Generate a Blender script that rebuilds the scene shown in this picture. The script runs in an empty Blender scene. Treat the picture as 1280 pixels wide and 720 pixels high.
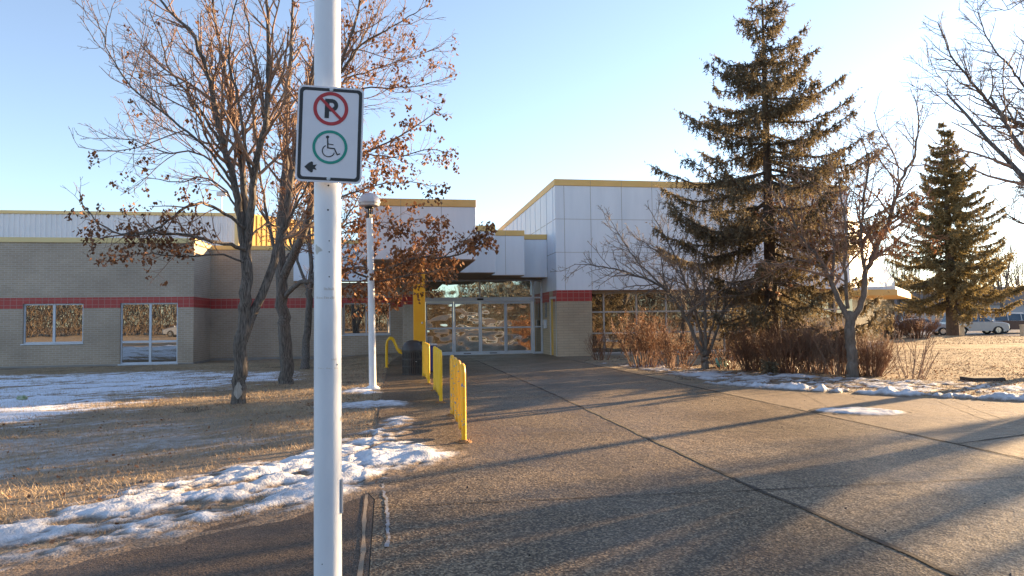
import bpy, math, random
import numpy as np
from mathutils import Matrix, Vector

# ------------------------------------------------------------------ scene, camera
scene = bpy.context.scene
COL = scene.collection
EYE = 1.42
YAW, PITCH, ROLL, F = math.radians(9.71), math.atan(40/853.3), math.radians(0.77), 853.3
_f = np.array([math.sin(YAW)*math.cos(PITCH), math.cos(YAW)*math.cos(PITCH), math.sin(PITCH)])
_r = np.array([math.cos(YAW), -math.sin(YAW), 0.0])
_u = np.cross(_r, _f)
RGT = math.cos(ROLL)*_r - math.sin(ROLL)*_u
UPV = math.sin(ROLL)*_r + math.cos(ROLL)*_u
cam_d = bpy.data.cameras.new("camera"); cam = bpy.data.objects.new("camera", cam_d); COL.objects.link(cam)
cam_d.lens = 24.0; cam_d.sensor_width = 36.0; cam_d.clip_end = 4000; cam_d.clip_start = 0.05
cam.matrix_world = Matrix(((RGT[0], UPV[0], -_f[0], 0), (RGT[1], UPV[1], -_f[1], 0), (RGT[2], UPV[2], -_f[2], EYE), (0, 0, 0, 1)))
scene.camera = cam

def ray(u, v):
    return _f + RGT*((u-640)/F) - UPV*((v-360)/F)
CAM = np.array([0, 0, EYE])
def G(u, v, z=0.0):                       # point of the level z seen at photo pixel u, v
    d = ray(u, v); return CAM + d*((z-EYE)/d[2])
def W(u, v, Y):                           # point of the plane Y
    d = ray(u, v); return CAM + d*(Y/d[1])
def U(u, v, dep):                         # point at that depth
    return CAM + ray(u, v)*dep
def depth_of(p): return float(np.dot(np.asarray(p)-CAM, _f))

# ------------------------------------------------------------------ light
SUN_EL, SUN_AZ = math.radians(11.0), math.radians(64.3)   # azimuth from +Y towards +X
SDIR = Vector((math.sin(SUN_AZ)*math.cos(SUN_EL), math.cos(SUN_AZ)*math.cos(SUN_EL), math.sin(SUN_EL)))
world = bpy.data.worlds.new("World"); scene.world = world; world.use_nodes = True
nt = world.node_tree; bg = nt.nodes["Background"]
sky = nt.nodes.new("ShaderNodeTexSky"); sky.sky_type = 'NISHITA'; sky.sun_disc = False
sky.sun_elevation = SUN_EL; sky.sun_rotation = SUN_AZ
sky.air_density = 1.0; sky.dust_density = 0.35; sky.ozone_density = 2.6; sky.altitude = 600
hsv = nt.nodes.new("ShaderNodeHueSaturation"); hsv.inputs["Saturation"].default_value = .80; hsv.inputs["Hue"].default_value = .503; hsv.inputs["Value"].default_value = 1.08
nt.links.new(sky.outputs[0], hsv.inputs["Color"]); nt.links.new(hsv.outputs[0], bg.inputs[0]); bg.inputs[1].default_value = 0.076
sd = bpy.data.lights.new("sun", 'SUN'); sun = bpy.data.objects.new("sun", sd); COL.objects.link(sun)
sd.energy = 5.0; sd.angle = math.radians(0.6); sd.color = (1.0, 0.68, 0.36)
sun.rotation_euler = SDIR.to_track_quat('Z', 'Y').to_euler(); sun.location = (30, 20, 30)
vs = scene.view_settings; vs.view_transform = 'Standard'; vs.look = 'None'; vs.exposure = 2.2; vs.gamma = 1.0
vs.use_curve_mapping = False
scene.cycles.max_bounces = 6; scene.cycles.diffuse_bounces = 3; scene.cycles.glossy_bounces = 3
scene.cycles.transparent_max_bounces = 4; scene.cycles.use_denoising = True
try: scene.cycles.denoiser = 'OPENIMAGEDENOISE'
except Exception: pass

# ------------------------------------------------------------------ objects and labels
def tag(o, label=None, cat=None, group=None, kind=None):
    if label: o["label"] = label
    if cat: o["category"] = cat
    if group: o["group"] = group
    if kind: o["kind"] = kind
    return o
def empty(name, loc, label=None, cat=None, group=None):
    o = bpy.data.objects.new(name, None); COL.objects.link(o); o.location = tuple(float(c) for c in loc)
    o.empty_display_size = 0.2
    return tag(o, label, cat, group)
def wloc(o):
    p = Vector((0, 0, 0))
    while o is not None: p = p + o.location; o = o.parent
    return p

class MB:
    """collects shapes in world coordinates; build() links them as one mesh object"""
    def __init__(s): s.v = []; s.f = []; s.mi = []
    def add(s, vs, fs, mi=0):
        n = len(s.v); s.v.extend([tuple(float(c) for c in p) for p in vs]); s.f.extend([tuple(i+n for i in f) for f in fs]); s.mi.extend([mi]*len(fs)); return s
    def box(s, x0, x1, y0, y1, z0, z1, mi=0):
        if x0 > x1: x0, x1 = x1, x0
        if y0 > y1: y0, y1 = y1, y0
        if z0 > z1: z0, z1 = z1, z0
        return s.add([(x0,y0,z0),(x1,y0,z0),(x1,y1,z0),(x0,y1,z0),(x0,y0,z1),(x1,y0,z1),(x1,y1,z1),(x0,y1,z1)],
              [(0,3,2,1),(4,5,6,7),(0,1,5,4),(1,2,6,5),(2,3,7,6),(3,0,4,7)], mi)
    def prism(s, poly, z0, z1, mi=0):      # poly: xy points, counter-clockwise
        n = len(poly); a = sum(poly[i][0]*poly[(i+1)%n][1]-poly[(i+1)%n][0]*poly[i][1] for i in range(n))
        if a < 0: poly = poly[::-1]
        v = [(p[0],p[1],z0) for p in poly]+[(p[0],p[1],z1) for p in poly]
        f = [tuple(range(n-1,-1,-1)), tuple(range(n,2*n))]+[(i,(i+1)%n,n+(i+1)%n,n+i) for i in range(n)]
        return s.add(v, f, mi)
    def frame_prism(s, o, ex, ey, en, poly, t0, t1, mi=0):   # a flat outline in the frame (ex, ey), thickness along en
        o, ex, ey, en = (np.asarray(a, float) for a in (o, ex, ey, en)); n = len(poly)
        a = sum(poly[i][0]*poly[(i+1)%n][1]-poly[(i+1)%n][0]*poly[i][1] for i in range(n))
        if a < 0: poly = poly[::-1]
        v = [o+ex*p[0]+ey*p[1]+en*t0 for p in poly]+[o+ex*p[0]+ey*p[1]+en*t1 for p in poly]
        f = [tuple(range(n-1,-1,-1)), tuple(range(n,2*n))]+[(i,(i+1)%n,n+(i+1)%n,n+i) for i in range(n)]
        return s.add(v, f, mi)
    def ring(s, o, ex, ey, en, r0, r1, t0, t1, a0=0.0, a1=2*math.pi, n=40, mi=0):
        o, ex, ey, en = (np.asarray(a, float) for a in (o, ex, ey, en))
        full = abs(a1-a0-2*math.pi) < 1e-6; k = n if full else n+1
        v = []
        for i in range(k):
            a = a0+(a1-a0)*i/n; d = ex*math.cos(a)+ey*math.sin(a)
            v += [o+d*r0+en*t0, o+d*r1+en*t0, o+d*r1+en*t1, o+d*r0+en*t1]
        f = []
        for i in range(n):
            a, b = 4*i, 4*((i+1) % k)
            for j in range(4): f.append((a+j, a+(j+1)%4, b+(j+1)%4, b+j))
        if not full: f += [(3,2,1,0), (4*n, 4*n+1, 4*n+2, 4*n+3)]
        return s.add(v, f, mi)
    def tube(s, pts, r, n=10, mi=0, cap=True):
        pts = [np.asarray(p, float) for p in pts]; m = len(pts)
        rs = r if hasattr(r, '__len__') else [r]*m
        ref = None; v = []
        for i in range(m):
            t = pts[min(i+1, m-1)]-pts[max(i-1, 0)]; t = t/(np.linalg.norm(t)+1e-9)
            if ref is None: ref = np.array([1.0, 0, 0]) if abs(t[0]) < .8 else np.array([0, 1.0, 0])
            a = ref-t*np.dot(ref, t); a /= np.linalg.norm(a); b = np.cross(t, a); ref = a
            for j in range(n):
                w = 2*math.pi*j/n; v.append(pts[i]+(a*math.cos(w)+b*math.sin(w))*rs[i])
        f = [(i*n+j, i*n+(j+1)%n, (i+1)*n+(j+1)%n, (i+1)*n+j) for i in range(m-1) for j in range(n)]
        if cap: f += [tuple(range(n-1,-1,-1)), tuple((m-1)*n+j for j in range(n))]
        return s.add(v, f, mi)
    def lathe(s, c, prof, n=24, mi=0):     # prof: (r, z) from bottom to top
        return s.tube([(c[0], c[1], c[2]+z) for r, z in prof], [max(r, 1e-4) for r, z in prof], n, mi)
    def build(s, name, mat, parent=None, smooth=False, bevel=0.0, auto=None):
        me = bpy.data.meshes.new(name); off = wloc(parent) if parent is not None else Vector((0,0,0))
        me.from_pydata([(x-off.x, y-off.y, z-off.z) for x, y, z in s.v], [], s.f); 
        mats = mat if isinstance(mat, (list, tuple)) else [mat]
        for m in mats: me.materials.append(m)
        if len(mats) > 1: me.polygons.foreach_set("material_index", s.mi)
        if smooth: me.polygons.foreach_set("use_smooth", [True]*len(me.polygons))
        me.update()
        o = bpy.data.objects.new(name, me); COL.objects.link(o)
        if parent is not None: o.parent = parent
        if bevel:
            b = o.modifiers.new("bevel", 'BEVEL'); b.width = bevel; b.segments = 2; b.limit_method = 'ANGLE'; b.angle_limit = math.radians(40)
        if smooth and auto is not None:
            me.set_sharp_from_angle(angle=math.radians(auto))
        return o

def np_obj(name, verts, faces, mat, parent=None, smooth=False):
    """faces: integer array (m,3) or (m,4); verts in world coordinates"""
    verts = np.asarray(verts, np.float32); faces = np.asarray(faces, np.int32)
    if parent is not None:
        w = wloc(parent); verts = verts-np.array([w.x, w.y, w.z], np.float32)
    me = bpy.data.meshes.new(name); k = faces.shape[1]; m = len(faces)
    me.vertices.add(len(verts)); me.vertices.foreach_set("co", verts.ravel())
    me.loops.add(m*k); me.loops.foreach_set("vertex_index", faces.ravel())
    me.polygons.add(m); me.polygons.foreach_set("loop_start", np.arange(0, m*k, k, dtype=np.int32))
    if smooth: me.polygons.foreach_set("use_smooth", np.ones(m, bool))
    for mm in (mat if isinstance(mat, (list, tuple)) else [mat]): me.materials.append(mm)
    me.update(calc_edges=True); me.validate()
    o = bpy.data.objects.new(name, me); COL.objects.link(o)
    if parent is not None: o.parent = parent
    return o

def copy_tree(o, parent=None):
    c = o.copy(); COL.objects.link(c)
    if parent is not None: c.parent = parent
    for ch in list(o.children): copy_tree(ch, c)
    return c

# ------------------------------------------------------------------ materials
MATS = {}
def mat(name, c1, c2=None, rough=0.8, scale=6.0, bump=0.0, bscale=None, metal=0.0, spec=0.5, detail=4, island=0.0, lo=0.35, hi=0.65, coat=0.0, trans=0.0, stretch=None, spots=None, leafy=0.0):
    m = bpy.data.materials.new(name); m.use_nodes = True; n = m.node_tree.nodes; l = m.node_tree.links
    b = n["Principled BSDF"]; b.inputs["Roughness"].default_value = rough; b.inputs["Metallic"].default_value = metal
    b.inputs["Specular IOR Level"].default_value = spec
    if coat: b.inputs["Coat Weight"].default_value = coat; b.inputs["Coat Roughness"].default_value = .1
    tc = n.new("ShaderNodeTexCoord"); vec = tc.outputs["Object"]
    if stretch:
        mp = n.new("ShaderNodeMapping"); mp.inputs["Scale"].default_value = stretch; l.new(vec, mp.inputs[0]); vec = mp.outputs[0]
    nz = n.new("ShaderNodeTexNoise"); nz.inputs["Scale"].default_value = scale; nz.inputs["Detail"].default_value = detail; nz.inputs["Roughness"].default_value = .6
    l.new(vec, nz.inputs["Vector"])
    rp = n.new("ShaderNodeValToRGB"); rp.color_ramp.elements[0].position = lo; rp.color_ramp.elements[1].position = hi
    rp.color_ramp.elements[0].color = (*c1, 1); rp.color_ramp.elements[1].color = (*(c2 or c1), 1)
    l.new(nz.outputs["Fac"], rp.inputs[0]); col = rp.outputs[0]
    if island:
        ge = n.new("ShaderNodeNewGeometry"); hs = n.new("ShaderNodeHueSaturation"); mr = n.new("ShaderNodeMapRange")
        mr.inputs[3].default_value = 1-island; mr.inputs[4].default_value = 1+island
        l.new(ge.outputs["Random Per Island"], mr.inputs[0]); l.new(mr.outputs[0], hs.inputs["Value"]); l.new(col, hs.inputs["Color"]); col = hs.outputs[0]
    if spots:
        c3, sc, th = spots
        n2 = n.new("ShaderNodeTexNoise"); n2.inputs["Scale"].default_value = sc; n2.inputs["Detail"].default_value = 3; l.new(tc.outputs["Object"], n2.inputs["Vector"])
        r2 = n.new("ShaderNodeValToRGB"); r2.color_ramp.elements[0].position = th; r2.color_ramp.elements[1].position = th+.03
        mx = n.new("ShaderNodeMix"); mx.data_type = 'RGBA'; l.new(n2.outputs["Fac"], r2.inputs[0]); l.new(r2.outputs[0], mx.inputs[0])
        l.new(col, mx.inputs[6]); mx.inputs[7].default_value = (*c3, 1); col = mx.outputs[2]
    l.new(col, b.inputs["Base Color"])
    if trans: b.inputs["Transmission Weight"].default_value = trans
    if bump:
        n3 = n.new("ShaderNodeTexNoise"); n3.inputs["Scale"].default_value = bscale or scale*3; n3.inputs["Detail"].default_value = 5; l.new(vec, n3.inputs["Vector"])
        bp = n.new("ShaderNodeBump"); bp.inputs["Strength"].default_value = min(1.0, bump); bp.inputs["Distance"].default_value = 0.02
        l.new(n3.outputs["Fac"], bp.inputs["Height"]); l.new(bp.outputs[0], b.inputs["Normal"])
    if leafy:                                # thin leaves and needles let light through
        tb = n.new("ShaderNodeBsdfTranslucent"); ms = n.new("ShaderNodeMixShader"); ms.inputs[0].default_value = leafy
        l.new(col, tb.inputs["Color"]); l.new(b.outputs[0], ms.inputs[1]); l.new(tb.outputs[0], ms.inputs[2]); l.new(ms.outputs[0], n["Material Output"].inputs[0])
    MATS[name] = m
    return m

def brick_mat(name, ca, cb, mortar, bw, bh, mo=0.01, off=0.5, rough=.85, var=(.8, 1.15)):
    m = bpy.data.materials.new(name); m.use_nodes = True; n = m.node_tree.nodes; l = m.node_tree.links; b = n["Principled BSDF"]
    b.inputs["Roughness"].default_value = rough
    tc = n.new("ShaderNodeTexCoord"); sx = n.new("ShaderNodeSeparateXYZ"); l.new(tc.outputs["Object"], sx.inputs[0])
    ad = n.new("ShaderNodeMath"); ad.operation = 'ADD'; l.new(sx.outputs[0], ad.inputs[0]); l.new(sx.outputs[1], ad.inputs[1])
    cb_ = n.new("ShaderNodeCombineXYZ"); l.new(ad.outputs[0], cb_.inputs[0]); l.new(sx.outputs[2], cb_.inputs[1])
    br = n.new("ShaderNodeTexBrick"); l.new(cb_.outputs[0], br.inputs["Vector"]); br.offset = off
    br.inputs["Scale"].default_value = 1; br.inputs["Brick Width"].default_value = bw; br.inputs["Row Height"].default_value = bh
    br.inputs["Mortar Size"].default_value = mo; br.inputs["Mortar Smooth"].default_value = .3; br.inputs["Bias"].default_value = 0
    br.inputs["Color1"].default_value = (*ca, 1); br.inputs["Color2"].default_value = (*cb, 1); br.inputs["Mortar"].default_value = (*mortar, 1)
    nz = n.new("ShaderNodeTexNoise"); nz.inputs["Scale"].default_value = .55; nz.inputs["Detail"].default_value = 7; l.new(tc.outputs["Object"], nz.inputs["Vector"])
    mr = n.new("ShaderNodeMapRange"); mr.inputs[1].default_value = .3; mr.inputs[2].default_value = .7; mr.inputs[3].default_value, mr.inputs[4].default_value = var
    l.new(nz.outputs["Fac"], mr.inputs[0])
    hs = n.new("ShaderNodeHueSaturation"); l.new(mr.outputs[0], hs.inputs["Value"]); l.new(br.outputs["Color"], hs.inputs["Color"]); l.new(hs.outputs[0], b.inputs["Base Color"])
    bp = n.new("ShaderNodeBump"); bp.inputs["Strength"].default_value = .5; bp.inputs["Distance"].default_value = .01; bp.invert = True
    l.new(br.outputs["Fac"], bp.inputs["Height"]); l.new(bp.outputs[0], b.inputs["Normal"])
    MATS[name] = m; return m

def glass_mat(name, refl=.5, tint=(.9,.93,.95), inner=(.012,.012,.012), wav=0.0, wscale=1.0, rough=.01, stretch=(1,1,1)):
    m = bpy.data.materials.new(name); m.use_nodes = True; n = m.node_tree.nodes; l = m.node_tree.links
    b = n["Principled BSDF"]; b.inputs["Base Color"].default_value = (*inner, 1); b.inputs["Roughness"].default_value = .3
    g = n.new("ShaderNodeBsdfGlossy"); g.inputs["Color"].default_value = (*tint, 1); g.inputs["Roughness"].default_value = rough
    mx = n.new("ShaderNodeMixShader"); mx.inputs[0].default_value = refl
    l.new(b.outputs[0], mx.inputs[1]); l.new(g.outputs[0], mx.inputs[2]); l.new(mx.outputs[0], n["Material Output"].inputs[0])
    if wav:
        tc = n.new("ShaderNodeTexCoord"); mp = n.new("ShaderNodeMapping"); mp.inputs["Scale"].default_value = stretch; l.new(tc.outputs["Object"], mp.inputs[0])
        nz = n.new("ShaderNodeTexNoise"); nz.inputs["Scale"].default_value = wscale; nz.inputs["Detail"].default_value = 1; l.new(mp.outputs[0], nz.inputs["Vector"])
        bp = n.new("ShaderNodeBump"); bp.inputs["Strength"].default_value = 1; bp.inputs["Distance"].default_value = wav
        l.new(nz.outputs["Fac"], bp.inputs["Height"]); l.new(bp.outputs[0], g.inputs["Normal"])
    MATS[name] = m; return m

brick_mat("tan_brick", (.42,.33,.245), (.37,.29,.212), (.47,.41,.35), .245, .082, .010)
brick_mat("large_brick", (.47,.37,.26), (.43,.335,.235), (.36,.29,.21), .40, .098, .012)
brick_mat("red_tile", (.40,.042,.034), (.37,.038,.031), (.40,.17,.14), .222, .203, .011, off=0.0, rough=.45, var=(.88, 1.1))
mat("white_panel", (.68,.725,.79), (.76,.80,.86), rough=.5, scale=1.2, detail=9, stretch=(2.0,2.0,.3), lo=.3, hi=.6)
mat("corrugated", (.64,.69,.74), (.69,.73,.78), rough=.45, scale=1.0)
mat("seam", (.34,.32,.29), rough=.8)
mat("yellow_fascia", (.74,.46,.15), (.78,.50,.18), rough=.55, scale=1.5)
mat("pale_yellow_fascia", (.68,.52,.24), (.72,.56,.27), rough=.55, scale=1.5)
mat("yellow_paint", (.88,.40,.010), (.90,.44,.016), rough=.42, scale=4, bump=.08, bscale=60)
mat("rack_yellow", (.90,.42,.012), (.92,.47,.02), rough=.38, scale=9, spots=((.20,.22,.30), 24, .615))
mat("bright_yellow", (.90,.50,.010), (.92,.54,.016), rough=.38, scale=9, spots=((.5,.42,.2), 30, .72))
mat("soffit", (.30,.20,.135), (.34,.235,.16), rough=.8, scale=2)
mat("aluminium", (.52,.55,.60), (.58,.61,.66), rough=.42, scale=3, metal=.15)
mat("pale_frame", (.50,.49,.49), (.56,.55,.55), rough=.5, scale=4)
mat("mullion", (.42,.38,.35), (.50,.46,.43), rough=.5, scale=9)
mat("foundation", (.25,.23,.21), (.31,.29,.27), rough=.9, scale=2, bump=.3, bscale=20)
mat("dark_label", (.02,.02,.02), rough=.6)
mat("sign_grey", (.16,.17,.19), (.20,.21,.23), rough=.5, scale=3)
mat("door_yellow", (.62,.37,.06), (.66,.41,.08), rough=.5, scale=2)
mat("white_paint", (.61,.645,.69), (.75,.785,.83), rough=.36, scale=3.2, detail=7, bump=.06, bscale=40, stretch=(1,1,.35), spots=((.42,.40,.37), 9, .71))
mat("lamp_white", (.72,.74,.77), (.78,.80,.82), rough=.4, scale=5, detail=6, spots=((.42,.36,.3), 14, .73))
mat("dome", (.50,.50,.54), (.58,.57,.60), rough=.3, scale=6)
mat("lens", (.52,.50,.50), (.6,.58,.57), rough=.25, scale=6)
mat("dark_metal", (.03,.03,.032), (.045,.045,.047), rough=.5, scale=8)
mat("zinc", (.42,.42,.42), (.5,.5,.5), rough=.35, metal=.8, scale=30)
mat("sign_white", (.66,.66,.70), (.71,.71,.75), rough=.28, scale=5, detail=6)
mat("sign_black", (.012,.011,.012), rough=.4)
mat("sign_red", (.42,.018,.022), rough=.4)
mat("sign_green", (.0,.26,.19), rough=.4)
mat("trash_black", (.040,.034,.030), (.055,.048,.043), rough=.45, scale=10)
mat("bin_blue", (.02,.045,.22), (.03,.06,.26), rough=.4, scale=6)
mat("rust", (.22,.10,.04), (.32,.17,.06), rough=.8, scale=25)
mat("rubber", (.015,.015,.015), (.025,.025,.025), rough=.8, scale=20)
mat("car_glass", (.03,.05,.07), (.05,.08,.11), rough=.05, scale=2, spec=.9)
mat("car_silver", (.34,.36,.40), (.38,.40,.44), rough=.28, scale=3, metal=.35, coat=.6)
mat("car_white", (.72,.72,.72), (.76,.76,.76), rough=.3, scale=3, coat=.6)
mat("car_maroon", (.05,.014,.020), (.065,.02,.025), rough=.28, scale=3, coat=.7)
mat("car_blue_grey", (.26,.29,.36), (.30,.33,.40), rough=.28, scale=3, metal=.3, coat=.6)
mat("car_roof_white", (.6,.6,.6), rough=.3)
mat("headlight", (.75,.72,.66), rough=.1, spec=.8)
mat("chrome", (.55,.55,.56), rough=.2, metal=.9)
mat("litter_teal", (.10,.42,.40), (.18,.5,.48), rough=.35, scale=14)
mat("litter_white", (.7,.72,.75), rough=.4)
mat("post_wood", (.50,.42,.30), (.58,.5,.37), rough=.8, scale=8)
mat("concrete_grey", (.36,.33,.30), (.42,.39,.36), rough=.85, scale=4, bump=.2)
mat("slab_dark", (.05,.04,.035), (.09,.07,.06), rough=.9, scale=7, bump=.5)
mat("house_siding", (.34,.37,.42), (.38,.41,.46), rough=.8, scale=3)
mat("house_roof", (.16,.13,.12), (.2,.17,.15), rough=.9, scale=5)
# wood, foliage
mat("bark", (.045,.037,.031), (.22,.19,.165), rough=.9, scale=11, detail=6, bump=1.0, bscale=13, stretch=(4.5,4.5,.45), lo=.36, hi=.70)
mat("bark_pale", (.10,.080,.065), (.185,.155,.13), rough=.9, scale=8, detail=6, bump=.7, bscale=22, stretch=(2.4,2.4,.7))
mat("twig", (.22,.13,.085), (.31,.20,.14), rough=.8, scale=5)
mat("twig_grey", (.15,.115,.09), (.22,.175,.145), rough=.8, scale=5)
mat("twig_red", (.15,.070,.038), (.25,.13,.072), rough=.8, scale=3, island=.3)
mat("dead_leaf", (.17,.075,.035), (.25,.12,.055), rough=.75, scale=2.5, island=.35, leafy=.2)
mat("orange_leaf", (.20,.088,.036), (.28,.135,.058), rough=.75, scale=2.5, island=.35, leafy=.2)
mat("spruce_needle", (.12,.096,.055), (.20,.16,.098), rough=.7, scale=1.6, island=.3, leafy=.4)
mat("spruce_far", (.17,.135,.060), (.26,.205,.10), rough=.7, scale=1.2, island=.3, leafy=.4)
mat("spruce_bark", (.06,.042,.032), (.11,.08,.06), rough=.9, scale=8, bump=.8, stretch=(2,2,.7))
mat("wood_mass", (.085,.060,.038), (.135,.098,.062), rough=.9, scale=.2, island=.12)

# ------------------------------------------------------------------ ground
_rng = np.random.default_rng(7)
_PERM = _rng.permutation(4096); _VAL = _rng.random(4096)
def vnoise(x, y):
    xi = np.floor(x).astype(int); yi = np.floor(y).astype(int); fx = x-xi; fy = y-yi
    fx = fx*fx*(3-2*fx); fy = fy*fy*(3-2*fy)
    def h(a, b): return _VAL[_PERM[(_PERM[a & 4095]+b) & 4095]]
    return (h(xi, yi)*(1-fx)+h(xi+1, yi)*fx)*(1-fy)+(h(xi, yi+1)*(1-fx)+h(xi+1, yi+1)*fx)*fy
def fbm(x, y, o=4):
    s = 0; a = .5; t = 0
    for i in range(o): s = s+a*vnoise(x*2**i+17.3*i, y*2**i+5.1*i); t += a; a *= .5
    return s/t
def sstep(a, b, x):
    t = np.clip((np.asarray(x, float)-a)/(b-a), 0, 1); return t*t*(3-2*t)
def gz(x, y):
    x = np.asarray(x, float); y = np.asarray(y, float)
    left = sstep(-.4, -3.0, x)*sstep(11, 25, y)*-.17
    r = np.hypot(x, y)
    far = sstep(50, 60, r)*sstep(8, 20, x)*-.30 + sstep(8, 18, x)*sstep(18, 40, y)*sstep(56, 46, r)*.12
    lawn = np.maximum(sstep(-.3, -1.5, x), sstep(6.3, 9, x))
    return left+far+lawn*(fbm(x*1.1, y*1.1, 4)-.5)*.07*sstep(70, 30, r)
def gzf(x, y): return float(gz(x, y))
def drop(p): return np.array([p[0], p[1], gzf(p[0], p[1])])

PAVE = [(0.9,29), (0.1,28.3), (-.25,23.0), (-.27,12.7), (-.25,9.2), (-.30,6.1), (-.8,5.55), (-1.3,5.15), (-2.0,4.85), (-2.9,4.5), (-6,3.2), (-13,.5), (-13,-30), (45,-30), (45,-11), (25,-2.6), (16.5,3.2), (11.5,7.6), (9.7,9.2), (8.3,10.65), (7.06,12.1), (6.35,13.2), (6.1,14.4), (6.05,16.6), (6.15,20.0), (6.15,22.1), (7.2,24.3), (7.3,25.5), (6.4,29)]
def in_poly(x, y, P):
    x = np.asarray(x, float); y = np.asarray(y, float); c = np.zeros(x.shape, bool); n = len(P)
    for i in range(n):
        (x0, y0), (x1, y1) = P[i], P[(i+1) % n]
        if y0 == y1: continue
        c ^= ((y0 > y) != (y1 > y)) & (x < (x1-x0)*(y-y0)/(y1-y0)+x0)
    return c
def sdist(x, y, P):                       # signed distance, positive inside
    x = np.asarray(x, float); y = np.asarray(y, float); d = np.full(x.shape, 1e9); n = len(P)
    for i in range(n):
        (x0, y0), (x1, y1) = P[i], P[(i+1) % n]; ex, ey = x1-x0, y1-y0
        t = np.clip(((x-x0)*ex+(y-y0)*ey)/(ex*ex+ey*ey+1e-12), 0, 1)
        d = np.minimum(d, np.hypot(x-x0-t*ex, y-y0-t*ey))
    return np.where(in_poly(x, y, P), d, -d)

def grid_mesh(xs, ys, zf):
    X, Y = np.meshgrid(xs, ys); Z = zf(X, Y); nx, ny = len(xs), len(ys)
    v = np.stack([X.ravel(), Y.ravel(), np.asarray(Z).ravel()], 1)
    i = (np.arange(ny-1)[:, None]*nx+np.arange(nx-1)[None, :]).ravel()
    return v, np.stack([i, i+1, i+nx+1, i+nx], 1), X, Y

# lawn material: dead winter turf, soil showing, matted patches
m = mat("dead_turf", (.205,.152,.096), (.36,.275,.178), rough=.95, scale=.8, detail=10, bump=.9, bscale=55, spots=((.12,.085,.055), 1.1, .60))
xs = np.unique(np.concatenate([np.linspace(-1500,-60,14), np.linspace(-60,-16,45), np.linspace(-16,16,200), np.linspace(16,60,90), np.linspace(60,1500,14)]))
ys = np.unique(np.concatenate([np.linspace(-1500,-60,14), np.linspace(-60,3,40), np.linspace(3,34,190), np.linspace(34,80,70), np.linspace(80,1500,14)]))
v, f, X, Y = grid_mesh(xs, ys, lambda x, y: gz(x, y)-.035*sstep(-.05, .25, sdist(x, y, PAVE)))
ground = np_obj("ground", v, f, m, smooth=True); tag(ground, kind="structure")

def concrete(name, base, aggr, agg_scale, rough, wet, bumpd, stain=(.62, 1.22)):
    m = bpy.data.materials.new(name); m.use_nodes = True; n = m.node_tree.nodes; l = m.node_tree.links; b = n["Principled BSDF"]; b.inputs["Specular IOR Level"].default_value = .28
    tc = n.new("ShaderNodeTexCoord"); vec = tc.outputs["Object"]
    def N(scale, det=5, dist=0.0):
        z = n.new("ShaderNodeTexNoise"); z.inputs["Scale"].default_value = scale; z.inputs["Detail"].default_value = det; z.inputs["Distortion"].default_value = dist; l.new(vec, z.inputs["Vector"]); return z
    vo = n.new("ShaderNodeTexVoronoi"); vo.inputs["Scale"].default_value = agg_scale; l.new(vec, vo.inputs["Vector"])
    bw = n.new("ShaderNodeRGBToBW"); l.new(vo.outputs["Color"], bw.inputs[0])
    rp = n.new("ShaderNodeValToRGB"); e = rp.color_ramp.elements
    e[0].position = 0.25; e[0].color = (*[c*.5 for c in base], 1); e[1].position = .85; e[1].color = (*aggr, 1); x = e.new(.5); x.color = (*base, 1)
    l.new(bw.outputs[0], rp.inputs[0])
    big = N(.45, 8, .3); mr = n.new("ShaderNodeMapRange"); mr.inputs[1].default_value = .3; mr.inputs[2].default_value = .7; mr.inputs[3].default_value, mr.inputs[4].default_value = stain
    l.new(big.outputs["Fac"], mr.inputs[0])
    hs = n.new("ShaderNodeHueSaturation"); l.new(mr.outputs[0], hs.inputs["Value"]); l.new(rp.outputs[0], hs.inputs["Color"])
    sp = N(3.2, 6); r2 = n.new("ShaderNodeValToRGB"); r2.color_ramp.elements[0].position = .66; r2.color_ramp.elements[1].position = .74; l.new(sp.outputs["Fac"], r2.inputs[0])
    mx = n.new("ShaderNodeMix"); mx.data_type = 'RGBA'; l.new(r2.outputs[0], mx.inputs[0]); l.new(hs.outputs[0], mx.inputs[6]); mx.inputs[7].default_value = (*[c*.55 for c in base], 1)
    l.new(mx.outputs[2], b.inputs["Base Color"])
    rr = n.new("ShaderNodeMapRange"); rr.inputs[1].default_value = .35; rr.inputs[2].default_value = .65; rr.inputs[3].default_value = rough; rr.inputs[4].default_value = wet
    l.new(N(.8, 6, .5).outputs["Fac"], rr.inputs[0]); l.new(rr.outputs[0], b.inputs["Roughness"])
    bp = n.new("ShaderNodeBump"); bp.inputs["Strength"].default_value = .8; bp.inputs["Distance"].default_value = bumpd
    l.new(vo.outputs["Distance"], bp.inputs["Height"])
    b2 = n.new("ShaderNodeBump"); b2.inputs["Strength"].default_value = .6; b2.inputs["Distance"].default_value = .02; l.new(N(6, 8).outputs["Fac"], b2.inputs["Height"]); l.new(bp.outputs[0], b2.inputs["Normal"])
    l.new(b2.outputs[0], b.inputs["Normal"]); MATS[name] = m; return m
concrete("exposed_aggregate", (.112,.078,.046), (.34,.255,.16), 75, .62, .46, .0032)  # darker slab left of the main joint: shade put into the colour
concrete("lit_side_aggregate", (.150,.108,.068), (.39,.30,.20), 75, .60, .44, .0032, stain=(.66, 1.2))  # paler copy for the sunlit slab right of the joint: light put into the colour
concrete("smooth_concrete", (.255,.19,.13), (.31,.24,.165), 120, .70, .60, .002, stain=(.8, 1.12))
concrete("damp_asphalt", (.075,.053,.034), (.145,.105,.070), 110, .62, .42, .004, stain=(.7, 1.2))
mat("joint_dirt", (.035,.026,.02), (.075,.055,.04), rough=.95, scale=7, bump=.5)
mat("salt_residue", (.17,.15,.13), (.36,.36,.38), rough=.8, scale=16)
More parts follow.
